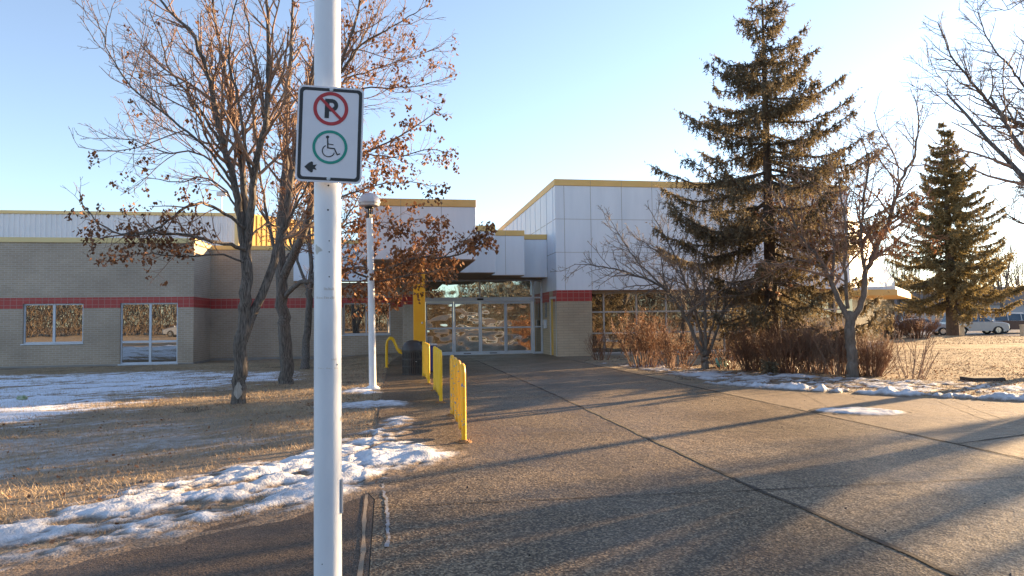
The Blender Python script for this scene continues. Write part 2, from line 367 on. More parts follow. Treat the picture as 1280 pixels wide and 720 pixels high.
mat("tar_line", (.30,.23,.16), (.22,.17,.12), rough=.8, scale=9)

def slab(name, poly, z, mt):
    b = MB(); b.prism(poly, z-.06, z); return tag(b.build(name, mt), kind="structure")
APR = [p for p in PAVE if p[0] > 5.99 and p[1] > -12]
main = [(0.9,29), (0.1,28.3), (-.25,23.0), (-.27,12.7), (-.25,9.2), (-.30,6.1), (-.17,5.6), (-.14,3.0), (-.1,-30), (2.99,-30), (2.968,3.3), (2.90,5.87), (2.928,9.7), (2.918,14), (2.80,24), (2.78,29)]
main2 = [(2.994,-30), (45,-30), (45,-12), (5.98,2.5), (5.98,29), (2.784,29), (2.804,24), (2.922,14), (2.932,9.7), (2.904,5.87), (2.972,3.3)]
slab("pavement", main, .012, MATS["exposed_aggregate"]); slab("pavement", main2, .012, MATS["lit_side_aggregate"])
apron = [(5.984,29), (5.984,2.504), (45,-11.9), (45,-11), (25,-2.6), (16.5,3.2), (11.5,7.6), (9.7,9.2), (8.3,10.65), (7.06,12.1), (6.35,13.2), (6.1,14.4), (6.05,16.6), (6.15,20.0), (6.15,22.1), (7.2,24.3), (7.3,25.5), (6.4,29)]
slab("sidewalk", apron, .014, MATS["smooth_concrete"])
drive = [(-.304,6.1), (-.8,5.55), (-1.3,5.15), (-2.0,4.85), (-2.9,4.5), (-6,3.2), (-13,.5), (-13,-30), (-.104,-30), (-.144,3.0), (-.174,5.6)]
slab("driveway", drive, .010, MATS["damp_asphalt"])

# joints in the slabs: thin dirty strips following a slightly wandering line
def strip(name, pts, w, z, mt, seed=0, wob=.012, step=.12):
    r = np.random.default_rng(seed); P = []
    for a, b in zip(pts[:-1], pts[1:]):
        L = math.hypot(b[0]-a[0], b[1]-a[1]); k = max(2, int(L/step))
        for i in range(k): P.append((a[0]+(b[0]-a[0])*i/k, a[1]+(b[1]-a[1])*i/k))
    P.append(pts[-1]); P = np.array(P); n = len(P)
    t = np.gradient(P, axis=0); t /= np.linalg.norm(t, axis=1)[:, None]+1e-9; nn = np.stack([-t[:, 1], t[:, 0]], 1)
    q = np.arange(n)*.35+seed*31.7
    o = (fbm(q, q*0+seed, 3)-.5)*2*wob; ww = w*(.55+.9*vnoise(q*2.3, q*0+9.1+seed))
    A = P+nn*(o+ww/2)[:, None]; B = P+nn*(o-ww/2)[:, None]
    v = np.concatenate([np.c_[A, np.full(n, z)], np.c_[B, np.full(n, z)]]); i = np.arange(n-1)
    return tag(np_obj(name, v, np.stack([i+n, i+n+1, i+1, i], 1), mt), kind="structure")
J = MATS["joint_dirt"]
strip("pavement_joint", [(2.80,24), (2.92,14), (2.93,9.7), (2.90,5.87), (2.97,3.3), (3.0,-6)], .042, .0175, J, 1, .022)
strip("pavement_joint", [(5.98,23), (5.98,12.7), (6.0,9.3), (5.97,5.7), (5.98,2.5)], .026, .0195, J, 2, .012)
for k, (p, w) in enumerate([([(-.14,5.36), (2.9,5.2), (5.97,5.1)], .012), ([(-.2,8.5), (2.9,8.2), (5.97,7.5)], .009), ([(-.25,12.45), (2.9,12.25), (5.97,11.9)], .012), ([(-.25,16.4), (5.97,16.1)], .012), ([(-.25,20.2), (5.97,20.0)], .012), ([(-.1,2.2), (5.97,1.9)], .012)]):
    strip("pavement_joint", p, w, .0175, J, 5+k, .01)
strip("pavement_joint", [(7.35,11.6), (6.0,8.2)], .010, .0195, J, 21, .01)
strip("pavement_joint", [(8.75,10.0), (7.55,7.6)], .014, .0195, MATS["tar_line"], 22, .02)
strip("pavement_joint", [(8.95,9.85), (7.75,7.5)], .014, .0195, MATS["tar_line"], 23, .02)
strip("pavement_joint", [(6.0,6.55), (8.3,7.15), (12.5,6.2)], .02, .0195, J, 24, .02)
strip("gutter_strip", [(-.24,5.75), (-.20,4.0), (-.2,1.0)], .028, .0175, MATS["tar_line"], 30, .008)
strip("gutter_strip", [(-.12,6.1), (-.07,5.4), (-.06,4.9), (-.055,4.4)], .022, .0180, MATS["salt_residue"], 31, .014, .025)

# ------------------------------------------------------------------ snow
def snow_mat(name, c1, c2, dirt, lo, hi):
    m = mat(name, c1, c2, rough=.6, scale=4.5, detail=8, bump=.6, bscale=48, spec=.3); n = m.node_tree.nodes; l = m.node_tree.links; b = n["Principled BSDF"]
    at = n.new("ShaderNodeAttribute"); at.attribute_name = "cover"
    tc = n.new("ShaderNodeTexCoord"); nz = n.new("ShaderNodeTexNoise"); nz.inputs["Scale"].default_value = 7; nz.inputs["Detail"].default_value = 9; nz.inputs["Roughness"].default_value = .7; l.new(tc.outputs["Object"], nz.inputs["Vector"])
    ad = n.new("ShaderNodeMath"); ad.operation = 'MULTIPLY_ADD'; l.new(nz.outputs["Fac"], ad.inputs[0]); ad.inputs[1].default_value = 1.7; l.new(at.outputs["Fac"], ad.inputs[2])
    mr = n.new("ShaderNodeMapRange"); mr.inputs[1].default_value = lo; mr.inputs[2].default_value = hi; l.new(ad.outputs[0], mr.inputs[0])
    nd = n.new("ShaderNodeTexNoise"); nd.inputs["Scale"].default_value = 60; nd.inputs["Detail"].default_value = 4; l.new(tc.outputs["Object"], nd.inputs["Vector"])
    rd = n.new("ShaderNodeValToRGB"); rd.color_ramp.elements[0].color = (*[c*.55 for c in dirt], 1); rd.color_ramp.elements[1].color = (*[c*1.35 for c in dirt], 1); rd.color_ramp.elements[0].position = .35; rd.color_ramp.elements[1].position = .68; l.new(nd.outputs["Fac"], rd.inputs[0])
    src = b.inputs["Base Color"].links[0].from_socket; mx = n.new("ShaderNodeMix"); mx.data_type = 'RGBA'; l.new(mr.outputs[0], mx.inputs[0]); l.new(rd.outputs[0], mx.inputs[6]); l.new(src, mx.inputs[7]); l.new(mx.outputs[2], b.inputs["Base Color"])
snow_mat("old_snow", (.47,.48,.50), (.68,.70,.74), (.205,.152,.104), .99, 1.80)
snow_mat("lawn_snow", (.64,.68,.75), (.78,.81,.87), (.29,.225,.155), .80, 1.42)
snow_mat("frost", (.44,.45,.47), (.58,.60,.64), (.25,.19,.125), 1.62, 2.5)
snow_mat("icy_snow", (.44,.46,.49), (.62,.64,.68), (.17,.13,.092), 1.0, 1.75)
def snow(name, P, step, amp, edge, mt, seed, rough_=1.0, cut=.5, thick=0.0, stretch=(1,1), kind="stuff"):
    P = [tuple(p[:2]) for p in P]; xs_ = [p[0] for p in P]; ys_ = [p[1] for p in P]; e = edge*1.2
    xs = np.arange(min(xs_)-e, max(xs_)+e, step); ys = np.arange(min(ys_)-e, max(ys_)+e, step*(1.6 if step > .05 else 1))
    def h(X, Y):
        d = sdist(X, Y, P); s = seed*13.7
        mk = sstep(-edge, edge, d)
        ua = (X*.83+Y*.56)*stretch[0]; ub = (-X*.56+Y*.83)*stretch[1]; n1 = fbm(ua*1.1+s, ub*1.6+s, 5); n2 = fbm(ua*3.4+s, ub*6.5, 4); n3 = fbm(ua*11+s, ub*18, 3)
        hh = mk*(.42+1.0*(n1-.5)*rough_+.85*(n2-.5)*rough_+.42*(n3-.5)) - cut*.36 + thick*sstep(0, edge*1.5, d)
        return hh*amp
    v, f, X, Y = grid_mesh(xs, ys, h); hz = v[:, 2].copy()
    base = np.maximum(gz(v[:, 0], v[:, 1]), np.where(in_poly(v[:, 0], v[:, 1], PAVE), .0135, -9))
    v[:, 2] = base+np.maximum(hz, -.05)+.004
    keep = (hz[f] > -.09*amp).any(axis=1); f = f[keep]
    u_, inv = np.unique(f, return_inverse=True); v = v[u_]; f = inv.reshape(f.shape); cv = np.clip(hz[u_]/(amp*.34), -.3, 1.0)
    o = np_obj(name, v, f, mt, smooth=True); at = o.data.attributes.new("cover", 'FLOAT', 'POINT'); at.data.foreach_set("value", cv.astype(np.float32))
    return tag(o, kind=kind)
BANK = [(-4.6,4.9), (-3.6,5.25), (-2.82,5.6), (-2.13,6.65), (-1.5,7.35), (-1.0,8.0), (-.55,8.75), (-.15,9.9), (.10,10.2), (.2,9.6), (.0,8.9), (.12,8.2), (.52,7.35), (.56,7.0), (.3,6.75), (-.02,6.25), (-.38,5.75), (-.85,5.42), (-1.3,5.10), (-1.95,4.72), (-2.7,4.30), (-4.6,3.5)]
snow("snow_bank", BANK, .02, .100, .50, MATS["old_snow"], 1, 1.25, .50, .09)
snow("snow_field", [(-24,25.5), (-12,25.2), (-8.6,25.4), (-3.7,23.4), (-2.6,20.4), (-3.2,17.6), (-4.3,15.6), (-4.6,13.2), (-5.0,11.2), (-5.6,8.6), (-9,7.0), (-24,11)], .05, .055, 2.2, MATS["lawn_snow"], 2, 1.25, .74, .10, (.6, 1.2))
snow("snow_patch", [(-.95,15.4), (-.3,15.2), (-.25,14.0), (-.6,13.6), (-1.1,14.2)], .05, .09, .25, MATS["lawn_snow"], 3, 1.0, .7, .2)
snow("snow_patch", [(-1.5,12.3), (-.5,12.6), (.2,12.2), (.3,11.5), (-.3,11.1), (-1.2,11.5)], .04, .09, .3, MATS["old_snow"], 4, 1.2, .95, .1)
snow("snow_strip", [(6.2,21.6), (7.4,20.3), (8.2,18.4), (8.9,16.7), (9.6,15.2), (10.6,13.6), (12.2,11.8), (14.8,9.3), (17,7.3), (16.3,6.2), (13.2,7.9), (11,9.5), (9.2,11.2), (7.75,13.0), (6.9,14.4), (6.6,17), (6.5,19.5)], .05, .075, .35, MATS["old_snow"], 5, 1.2, .80, .05)
snow("snow_ridge", [(6.2,14.0), (7.2,12.35), (8.4,10.95), (9.8,9.55), (11.7,7.95), (14.5,5.6), (14.9,6.0), (12.0,8.45), (10.1,10.05), (8.7,11.5), (7.5,12.9), (6.5,14.4)], .035, .15, .20, MATS["old_snow"], 6, 1.2, .62, .16)
snow("frost_patch", [(-8.5,10.5), (-4.2,11.5), (-2.6,11.0), (-1.2,9.8), (-1.0,8.6), (-2.0,7.4), (-4.0,6.0), (-7.0,5.5), (-9,8)], .05, .020, 1.6, MATS["frost"], 9, 1.2, .5, .12, (.6,1.2))
def ell(c, a, b, ang, n=20): return [(c[0]+a*math.cos(t)*math.cos(ang)-b*math.sin(t)*math.sin(ang), c[1]+a*math.cos(t)*math.sin(ang)+b*math.sin(t)*math.cos(ang)) for t in [2*math.pi*i/n for i in range(n)]]
snow("ice_patch", ell((6.68, 9.05), .62, .42, -.5), .03, .05, .16, MATS["icy_snow"], 7, .7, .5, .3)
strip("ice_patch_rim", ell((6.68, 9.05), .66, .46, -.5, 40)[:30], .03, .0205, MATS["joint_dirt"], 40, .02, .03)

# ------------------------------------------------------------------ grass and leaf litter
def blades(name, n, area, hmin, hmax, w, mt, seed, keepf, dens=None):
    r = np.random.default_rng(seed); x = r.uniform(area[0], area[1], n); y = area[2]+(area[3]-area[2])*r.random(n)**1.5
    k = keepf(x, y); x, y = x[k], y[k]; n = len(x); z = gz(x, y)-.005
    a = r.uniform(0, 2*math.pi, n); h = r.uniform(hmin, hmax, n)*(.6+.8*fbm(x*1.2, y*1.2, 3)); lean = r.uniform(.2, 1.5, n)
    la = r.uniform(0, 2*math.pi, n); ws = w*(1+.02*np.hypot(x, y))
    p = np.stack([x, y, z], 1); d = np.stack([np.cos(a), np.sin(a), 0*a], 1)*ws[:, None]
    tip = p+np.stack([np.cos(la)*lean*h, np.sin(la)*lean*h, h], 1)
    v = np.stack([p-d, p+d, tip], 1).reshape(-1, 3); f = np.arange(3*n).reshape(-1, 3)
    return tag(np_obj(name, v, f, mt), kind="stuff")
mat("straw", (.29,.21,.125), (.43,.32,.20), rough=.9, scale=1.3, island=.35)
def keep_left(x, y): return (sdist(x, y, PAVE) < -.02) & (sdist(x, y, BANK) < .22+1.0*(vnoise(x*3, y*3)-.5))
blades("grass", 190000, (-13, -.15, 5.0, 29), .024, .062, .0032, MATS["straw"], 3, keep_left)
def keep_right(x, y): return (sdist(x, y, PAVE) < -.3) & (y < 24) | (y >= 27) & (x > 21)
blades("grass", 120000, (6.5, 46, 7, 52), .02, .06, .006, MATS["straw"], 4, keep_right)
def litter(name, n, area, size, mt, seed, keepf):
    r = np.random.default_rng(seed); x = r.uniform(area[0], area[1], n); y = r.uniform(area[2], area[3], n); k = keepf(x, y); x, y = x[k], y[k]; n = len(x)
    p = np.stack([x, y, np.maximum(gz(x, y), np.where(in_poly(x, y, PAVE), .015, -9))+.008], 1); a = r.uniform(0, 6.28, n); s = r.uniform(.5, 1, n)*size
    e1 = np.stack([np.cos(a), np.sin(a), r.uniform(-.3, .5, n)], 1)*s[:, None]; e2 = np.stack([-np.sin(a), np.cos(a), r.uniform(-.3, .6, n)], 1)*s[:, None]*.6
    v = np.stack([p, p+e1*.5+e2, p+e1+[0,0,.01], p+e1*.5-e2*.8], 1).reshape(-1, 3)
    return tag(np_obj(name, v, np.arange(4*n).reshape(-1, 4), mt), kind="stuff")
litter("fallen_leaves", 5200, (6.6, 16, 9, 24.6), .055, MATS["dead_leaf"], 8, lambda x, y: (sdist(x, y, PAVE) < -.9) & (vnoise(x*.8, y*.8) > .3))
litter("fallen_leaves", 2600, (-6, 1, 4.6, 22), .040, MATS["dead_leaf"], 9, lambda x, y: (sdist(x, y, PAVE) < .12) & (vnoise(x*1.5, y*1.5) > .35))
litter("pavement_debris", 380, (-3, 9, 3.2, 20), .020, MATS["slab_dark"], 10, lambda x, y: sdist(x, y, PAVE) > .1)

# ------------------------------------------------------------------ the building
glass_mat("window_glass", .50, (.84,.82,.78), wav=.0012, wscale=1.1)
glass_mat("door_glass", .52, (.95,.90,.78), wav=.020, wscale=1.7, stretch=(.9,1,1.3))
glass_mat("transom_glass", .72, (.80,.95,.95), wav=.008, wscale=1.3)
glass_mat("hall_glass", .50, (.80,.78,.74), wav=.004, wscale=1.5, inner=(.01,.009,.008))
B = empty("recreation_building", (0, 26, 0), "low tan brick building with red band, stepped white entrance roof and tall white hall", "building")
M_ = MATS
def wall_front(mb, x0, x1, z0, z1, y0, y1, ops=(), mi=0):
    cuts = sorted({x0, x1, *[min(max(o[0], x0), x1) for o in ops], *[min(max(o[1], x0), x1) for o in ops]})
    for a, b in zip(cuts[:-1], cuts[1:]):
        if b-a < 1e-6: continue
        c = (a+b)/2; oo = sorted([(o[2], o[3]) for o in ops if o[0] < c < o[1]]); z = z0
        for q0, q1 in oo:
            if q0 > z: mb.box(a, b, y0, y1, z, min(q0, z1), mi)
            z = max(z, q1)
        if z < z1: mb.box(a, b, y0, y1, z, z1, mi)
def window(x0, x1, z0, z1, y, vs_, hs_, fm, gm, fw=.055, rec=.07, sill=True, parent=None, mull=None):
    f = MB(); a, b = y+rec, y+rec+.07; mw = mull or fw
    f.box(x0, x0+fw, a, b, z0, z1); f.box(x1-fw, x1, a, b, z0, z1); f.box(x0+fw, x1-fw, a, b, z1-fw, z1); f.box(x0+fw, x1-fw, a, b, z0, z0+fw)
    for q in vs_: f.box(q-mw/2, q+mw/2, a-.004, b, z0+fw, z1-fw)
    for q in hs_: f.box(x0+fw, x1-fw, a+.003, b, q-mw/2, q+mw/2)
    w = f.build("window", fm, parent or B)
    g = MB()
    xs_ = [x0+fw]+sorted(vs_)+[x1-fw]; zs_ = [z0+fw]+sorted(hs_)+[z1-fw]
    for i in range(len(xs_)-1):
        for j in range(len(zs_)-1): g.box(xs_[i], xs_[i+1], y+rec+.03, y+rec+.05, zs_[j], zs_[j+1])
    g.build("pane", gm, w)
    if sill:
        s = MB(); s.box(x0-.06, x1+.02, y-.035, y+rec+.02, z0-.055, z0-.002); s.build("sill", M_["aluminium"], w, bevel=.006)
    return w
TB, RT = M_["tan_brick"], M_["red_tile"]
# --- left wing
ops = [(-14.09,-11.97,.76,2.29), (-10.64,-8.53,-.10,2.29), (-21.4,-17.2,.76,2.29)]
b = MB(); wall_front(b, -45, -7.94, -.10, 4.66, 29.0, 29.3, ops); b.box(-8.24, -7.94, 29.3, 31.5, -.10, 4.66)
wl = b.build("brick_wall", TB, B)
b = MB(); wall_front(b, -45, -7.936, 2.105, 2.52, 28.996, 29.02, ops); b.box(-7.96, -7.936, 29.02, 31.496, 2.105, 2.52); b.build("red_band", RT, B)
b = MB(); b.box(-45, -7.92, 28.98, 29.3, -.6, -.104); b.box(-8.24, -7.92, 29.3, 31.47, -.6, -.104); b.box(-7.92, .30, 31.47, 31.8, -.6, -.06); b.box(.30,.80,28.17,28.5,-.5,-.03); b.build("foundation", M_["foundation"], B)
b = MB(); b.box(-45, -7.90, 28.95, 29.34, 4.663, 4.86); b.box(-8.24, -7.90, 29.34, 31.46, 4.663, 4.86); b.build("parapet_trim", M_["pale_yellow_fascia"], B, bevel=.01)
b = MB(); b.box(-45, -8.3, 29.35, 36.0, 4.3, 4.4); b.box(-8, .5, 31.9, 40, 4.2, 4.3); b.build("flat_roof", M_["soffit"], B)  # roof slabs out of view, added to block light
for o, v_, h_ in ((ops[0], [-13.03], []), (ops[1], [-9.56], [.76]), (ops[2], [-19.3], [])):
    window(*o, 29.0, v_, h_, M_["aluminium"], M_["window_glass"], mull=.085)
# --- corrugated upper storey with its sunlit angled end
b = MB(); b.prism([(-60,36),(-7.2,36),(-7.2,50),(-60,50)], 3.9, 6.82)
x = -36.0
while x < -7.3:
    b.add([(x,36.001,4.4),(x+.03,35.965,4.4),(x+.10,35.965,4.4),(x+.13,36.001,4.4),(x,36.001,6.82),(x+.03,35.965,6.82),(x+.10,35.965,6.82),(x+.13,36.001,6.82)], [(0,1,5,4),(1,2,6,5),(2,3,7,6)]); x += .23
b.build("corrugated_wall", M_["corrugated"], B)
b = MB(); b.box(-60, -7.16, 35.93, 36.3, 6.823, 6.98); b.build("parapet_trim", M_["pale_yellow_fascia"], B, bevel=.01)
b = MB(); b.prism([(-7.197,36.0),(-4.3,38.9),(-4.3,49.9),(-7.197,49.9)], 3.9, 6.96)
for i in range(14):
    t = (i+.3)/14; p = np.array([-7.197+2.897*t, 36+2.9*t]); q = p+np.array([.09,.09]); n_ = np.array([.022,-.022])
    b.prism([tuple(p), tuple(p+n_), tuple(q+n_), tuple(q)], 4.0, 6.9)
b.build("yellow_wall", mat("yellow_wall", (.62,.36,.07), (.66,.41,.09), rough=.55, scale=2), B)
p = W(297, 262, 35.2); b = MB(); b.tube([(p[0],p[1],4.4), (p[0],p[1],6.95)], .14, 12); b.tube([(p[0],p[1],6.955), (p[0],p[1],7.12)], .19, 12); b.build("vent_pipe", M_["pale_yellow_fascia"], B, smooth=True, auto=40)
# --- recessed wall
ops2 = [(-2.31,-.23,.86,2.28)]
b = MB(); wall_front(b, -7.94, -4.4, -.06, 4.66, 31.5, 31.8); wall_front(b, -4.4, .32, -.06, 3.2, 31.5, 31.8, ops2); b.box(.32,.78,28.2,31.8,-.03,3.095); b.build("brick_wall", TB, B)
b = MB(); wall_front(b, -7.936, .316, 2.08, 2.515, 31.496, 31.52, ops2); b.box(.316,.784,28.196,28.22,2.11,2.525); b.box(.316,.34,28.22,31.496,2.11,2.525); b.build("red_band", RT, B)
window(*ops2[0], 31.5, [-1.30], [], M_["pale_frame"], M_["window_glass"], mull=.07)
b = MB(); b.box(-4.4, -.97, 31.05, 31.95, 3.26, 4.9); b.build("white_fascia", M_["white_panel"], B, bevel=.01)
b = MB(); b.box(-4.37, -.97, 31.07, 31.49, 3.225, 3.257); b.build("soffit", M_["soffit"], B)
b = MB(); b.box(-4.42, -.975, 31.02, 31.97, 4.903, 5.07); b.box(-7.9, -4.424, 31.46, 31.84, 4.663, 4.85); b.build("parapet_trim", M_["yellow_fascia"], B, bevel=.01)
# --- stepped entrance canopies
seam = MB()
for k, (x0, x1, y0, zt, seams, yr) in enumerate([(-.96,2.23,18.9,4.80,(.16,1.27),31.5), (2.233,3.54,24.1,4.81,(),31.3), (3.543,4.86,25.5,4.83,(4.13,),31.3), (4.863,6.04,26.8,4.85,(),31.3)]):
    b = MB(); b.box(x0, x1, y0, yr, 3.125, zt-.21); b.build("white_fascia", M_["white_panel"], B, bevel=.012)
    b = MB(); b.box(x0-.012, x1+(.012 if k < 3 else -.003), y0-.018, yr+.02, zt-.207, zt); b.build("roof_edge", M_["yellow_fascia"], B, bevel=.01)
    for s in seams:
        seam.box(s-.006, s+.006, y0-.003, y0+.004, 3.14, zt-.21); seam.box(s-.005, s+.005, y0-.021, y0-.014, zt-.2, zt-.005)
    b = MB(); b.box(x0+.035, x1-.02, y0+.035, yr-.1, 3.10, 3.122); b.build("soffit", M_["soffit"], B)
b = MB(); b.box(.50, .83, 19.35, 19.68, .012, 3.098); col = b.build("column", M_["yellow_paint"], B, bevel=.015)
b = MB(); b.lathe((.74, 19.34, 1.35), [(.001,0),(.022,0),(.022,.05),(.001,.05)], 10); b.build("wall_button", M_["zinc"], col)
# --- sliding entrance
y = 27.9
E = MB()
E.box(.784, 1.10, y-.02, y+.3, .012, 3.095); E.box(1.10, 1.19, y-.06, y+.12, .012, 3.05); E.box(1.19, 5.62, y-.08, y+.12, 2.195, 2.37); E.box(1.19, 5.62, y-.05, y+.12, 3.03, 3.095)
E.box(3.40, 3.455, y-.045, y+.1, 2.373, 3.03); E.box(5.62, 5.70, y-.06, y+.12, .012, 3.095); E.box(5.975, 6.045, y-.05, y+.12, .012, 3.095)
E.box(5.70, 5.975, y-.045, y+.1, 2.31, 2.37); E.box(5.70, 5.975, y-.045, y+.1, 1.10, 1.15); E.box(5.70, 5.975, y-.045, y+.1, .012, .10); E.box(5.70, 5.975, y-.045, y+.1, 3.02, 3.095)
ent = E.build("entrance_frame", M_["aluminium"], B, bevel=.006)
b = MB(); b.box(1.19, 3.40, y+.02, y+.04, 2.37, 3.03); b.box(3.455, 5.62, y+.02, y+.04, 2.37, 3.03); b.build("transom_pane", M_["transom_glass"], ent)
b = MB(); b.box(5.70, 5.975, y+.01, y+.03, .10, 1.10); b.box(5.70, 5.975, y+.01, y+.03, 1.15, 2.31); b.box(5.70, 5.975, y+.01, y+.03, 2.37, 3.02); b.build("sidelight_pane", M_["hall_glass"], ent)
b = MB(); b.box(3.30, 3.56, y-.125, y-.082, 2.25, 2.325); b.build("motion_sensor", M_["dark_label"], ent, bevel=.01)
xe = [1.20, 2.345, 3.43, 4.49, 5.61]
for i in range(4):
    a, c = xe[i]+.004, xe[i+1]-.004; yy = y-.035 if i in (1, 2) else y+.0
    d = MB(); st = .062
    d.box(a, a+st, yy, yy+.05, .03, 2.19); d.box(c-st, c, yy, yy+.05, .03, 2.19); d.box(a+st, c-st, yy, yy+.05, 2.10, 2.19); d.box(a+st, c-st, yy, yy+.05, .03, .16); d.box(a+st, c-st, yy, yy+.05, 1.085, 1.15)
    leaf = d.build("door_leaf", M_["aluminium"], B, bevel=.005)
    g = MB(); g.box(a+st, c-st, yy+.02, yy+.03, .16, 1.085); g.box(a+st, c-st, yy+.02, yy+.03, 1.15, 2.10); g.build("pane", M_["door_glass"], leaf)
    if i in (1, 2):
        q = (a+c)/2; t = MB()
        for j in range(8): t.box(q-.15+j*.038, q-.15+j*.038+.026, yy-.004, yy-.001, .06, .105)
        t.build("door_decal", M_["dark_label"], leaf)
# --- hall: pier, side wall, upper white storey
LB = M_["large_brick"]
b = MB(); b.box(6.05, 7.43, 25.3, 25.95, -.02, 2.105); b.box(6.05, 6.35, 26.56, 27.85, -.02, 2.105); b.box(6.05, 6.35, 25.95, 26.56, 2.3, 2.53); b.build("brick_pier", LB, B)
b = MB(); b.box(6.046, 7.434, 25.296, 25.93, 2.109, 2.527); b.box(6.046, 6.33, 26.562, 27.85, 2.109, 2.527); b.build("red_band", RT, B)
wp = M_["white_panel"]
b = MB(); b.box(6.05, 18.45, 25.3, 48, 2.531, 6.55); b.box(6.06, 6.3, 27.86, 31.2, 0, 2.531); b.build("white_wall", wp, B)
b = MB(); b.box(6.02, 18.48, 25.27, 48.03, 6.553, 6.80); b.build("roof_edge", M_["yellow_fascia"], B, bevel=.012)
for xx in (6.40, 7.45, 8.70, 9.95, 11.2, 12.45, 13.7, 14.95, 16.2, 17.45): seam.box(xx-.008, xx+.008, 25.297, 25.304, 2.54, 6.55)
for zz in (5.26, 3.98): seam.box(6.05, 18.45, 25.2965, 25.303, zz-.007, zz+.007); seam.box(6.0465, 6.053, 25.3, 40, zz-.010, zz+.010)
for xx in (7.45, 8.7, 9.95, 11.2): seam.box(xx-.005, xx+.005, 25.266, 25.272, 6.56, 6.79)
seam.build("panel_seam", M_["seam"], B)
b = MB(); yy = 25.75
while yy < 40: b.box(6.026, 6.052, yy-.045, yy+.045, 4.0, 6.55); yy += 1.12
b.build("panel_rib", wp, B, bevel=.012)
b = MB(); b.box(6.044, 6.2, 25.42, 25.50, .012, 2.30); b.box(6.044, 6.2, 26.42, 26.53, .012, 2.30); b.box(6.044, 6.2, 25.50, 26.42, 2.22, 2.30); df = b.build("side_door", M_["pale_frame"], B, bevel=.005)
b = MB(); b.box(6.07, 6.11, 25.505, 26.415, .03, 2.215); b.build("door_panel", M_["door_yellow"], df)
b = MB(); b.tube([(6.07,25.6,1.02),(6.00,25.6,1.02),(6.00,25.72,1.02)], .014, 8); b.build("handle", M_["zinc"], df, smooth=True)
b = MB(); b.box(6.030, 6.052, 27.02, 27.36, 1.50, 2.13); pl = b.build("notice_plate", M_["sign_grey"], B, bevel=.004)
b = MB()
for i, (zz, ww) in enumerate([(1.98,.16),(1.93,.2),(1.78,.18),(1.73,.12),(1.68,.2)]): b.box(6.026, 6.0305, 27.19-ww/2, 27.19+ww/2, zz, zz+.018)
b.build("notice_text", M_["lens"], pl)
b = MB(); b.box(5.94, 6.052, 27.04, 27.34, 1.06, 1.42); ph = b.build("intercom", M_["aluminium"], B, bevel=.02)
b = MB(); b.box(5.932, 5.942, 27.10, 27.28, 1.2, 1.36); b.build("intercom_panel", M_["sign_white"], ph)
# --- hall glazing
gy = 25.80
b = MB(); b.box(7.436, 18.45, 25.5, 26.0, 2.46, 2.529); b.build("soffit", M_["soffit"], B)
k = gy/25.3
vsx = [x*k for x in (7.90, 9.22, 10.43, 11.6, 12.84, 15.3, 16.5, 17.7)]
w = window(7.436, 18.44, .06, 2.458, gy-.07, vsx, [.855, 1.686], M_["mullion"], M_["hall_glass"], sill=False, fw=.05, mull=.06)
b = MB(); b.box(7.436, 18.44, gy-.05, gy+.3, -.2, .058); b.build("foundation", M_["foundation"], B)
b = MB(); b.box(13.93, 14.24, 25.36, 25.70, -.1, 2.458); b.build("pillar", M_["post_wood"], B, bevel=.01)
# --- angled sunlit end wing, low canopy
za, zb = W(1066, 258, 25.3)[2], 3.44
p0, p1 = np.array([18.453, 25.3]), np.array([29.2, 36.05]); nb = np.array([-.707, .707])*7
def V3(p, z): return (p[0], p[1], z)
b = MB(); b.add([V3(p0,2.4),V3(p1,2.4),V3(p1+nb,2.4),V3(p0+nb*.02+[0,6],2.4),V3(p0,za),V3(p1,zb),V3(p1+nb,zb),V3(p0+nb*.02+[0,6],za)], [(0,3,2,1),(4,5,6,7),(0,1,5,4),(1,2,6,5),(2,3,7,6),(3,0,4,7)]); b.build("angled_wall", wp, B)
b = MB(); b.add([V3(p0+[.3,.34],-.2),V3(p1+[-.2,-.16],-.2),V3(p1+nb,-.2),V3(p0+[.1,6],-.2),V3(p0+[.3,.34],2.398),V3(p1+[-.2,-.16],2.398),V3(p1+nb,2.398),V3(p0+[.1,6],2.398)], [(0,3,2,1),(4,5,6,7),(0,1,5,4),(1,2,6,5),(2,3,7,6),(3,0,4,7)]); b.build("glazed_wall", M_["hall_glass"], B)
b = MB(); b.prism([(18.46,24.3),(19.8,24.3),(25.1,29.9),(24.2,30.8),(18.46,25.25)], 2.20, 2.44); b.build("low_canopy", M_["yellow_fascia"], B, bevel=.01)
b = MB(); b.prism([(18.5,24.4),(19.8,24.4),(25.0,29.9),(24.2,30.7),(18.5,25.25)], 2.443, 2.56); b.build("canopy_top", wp, B)

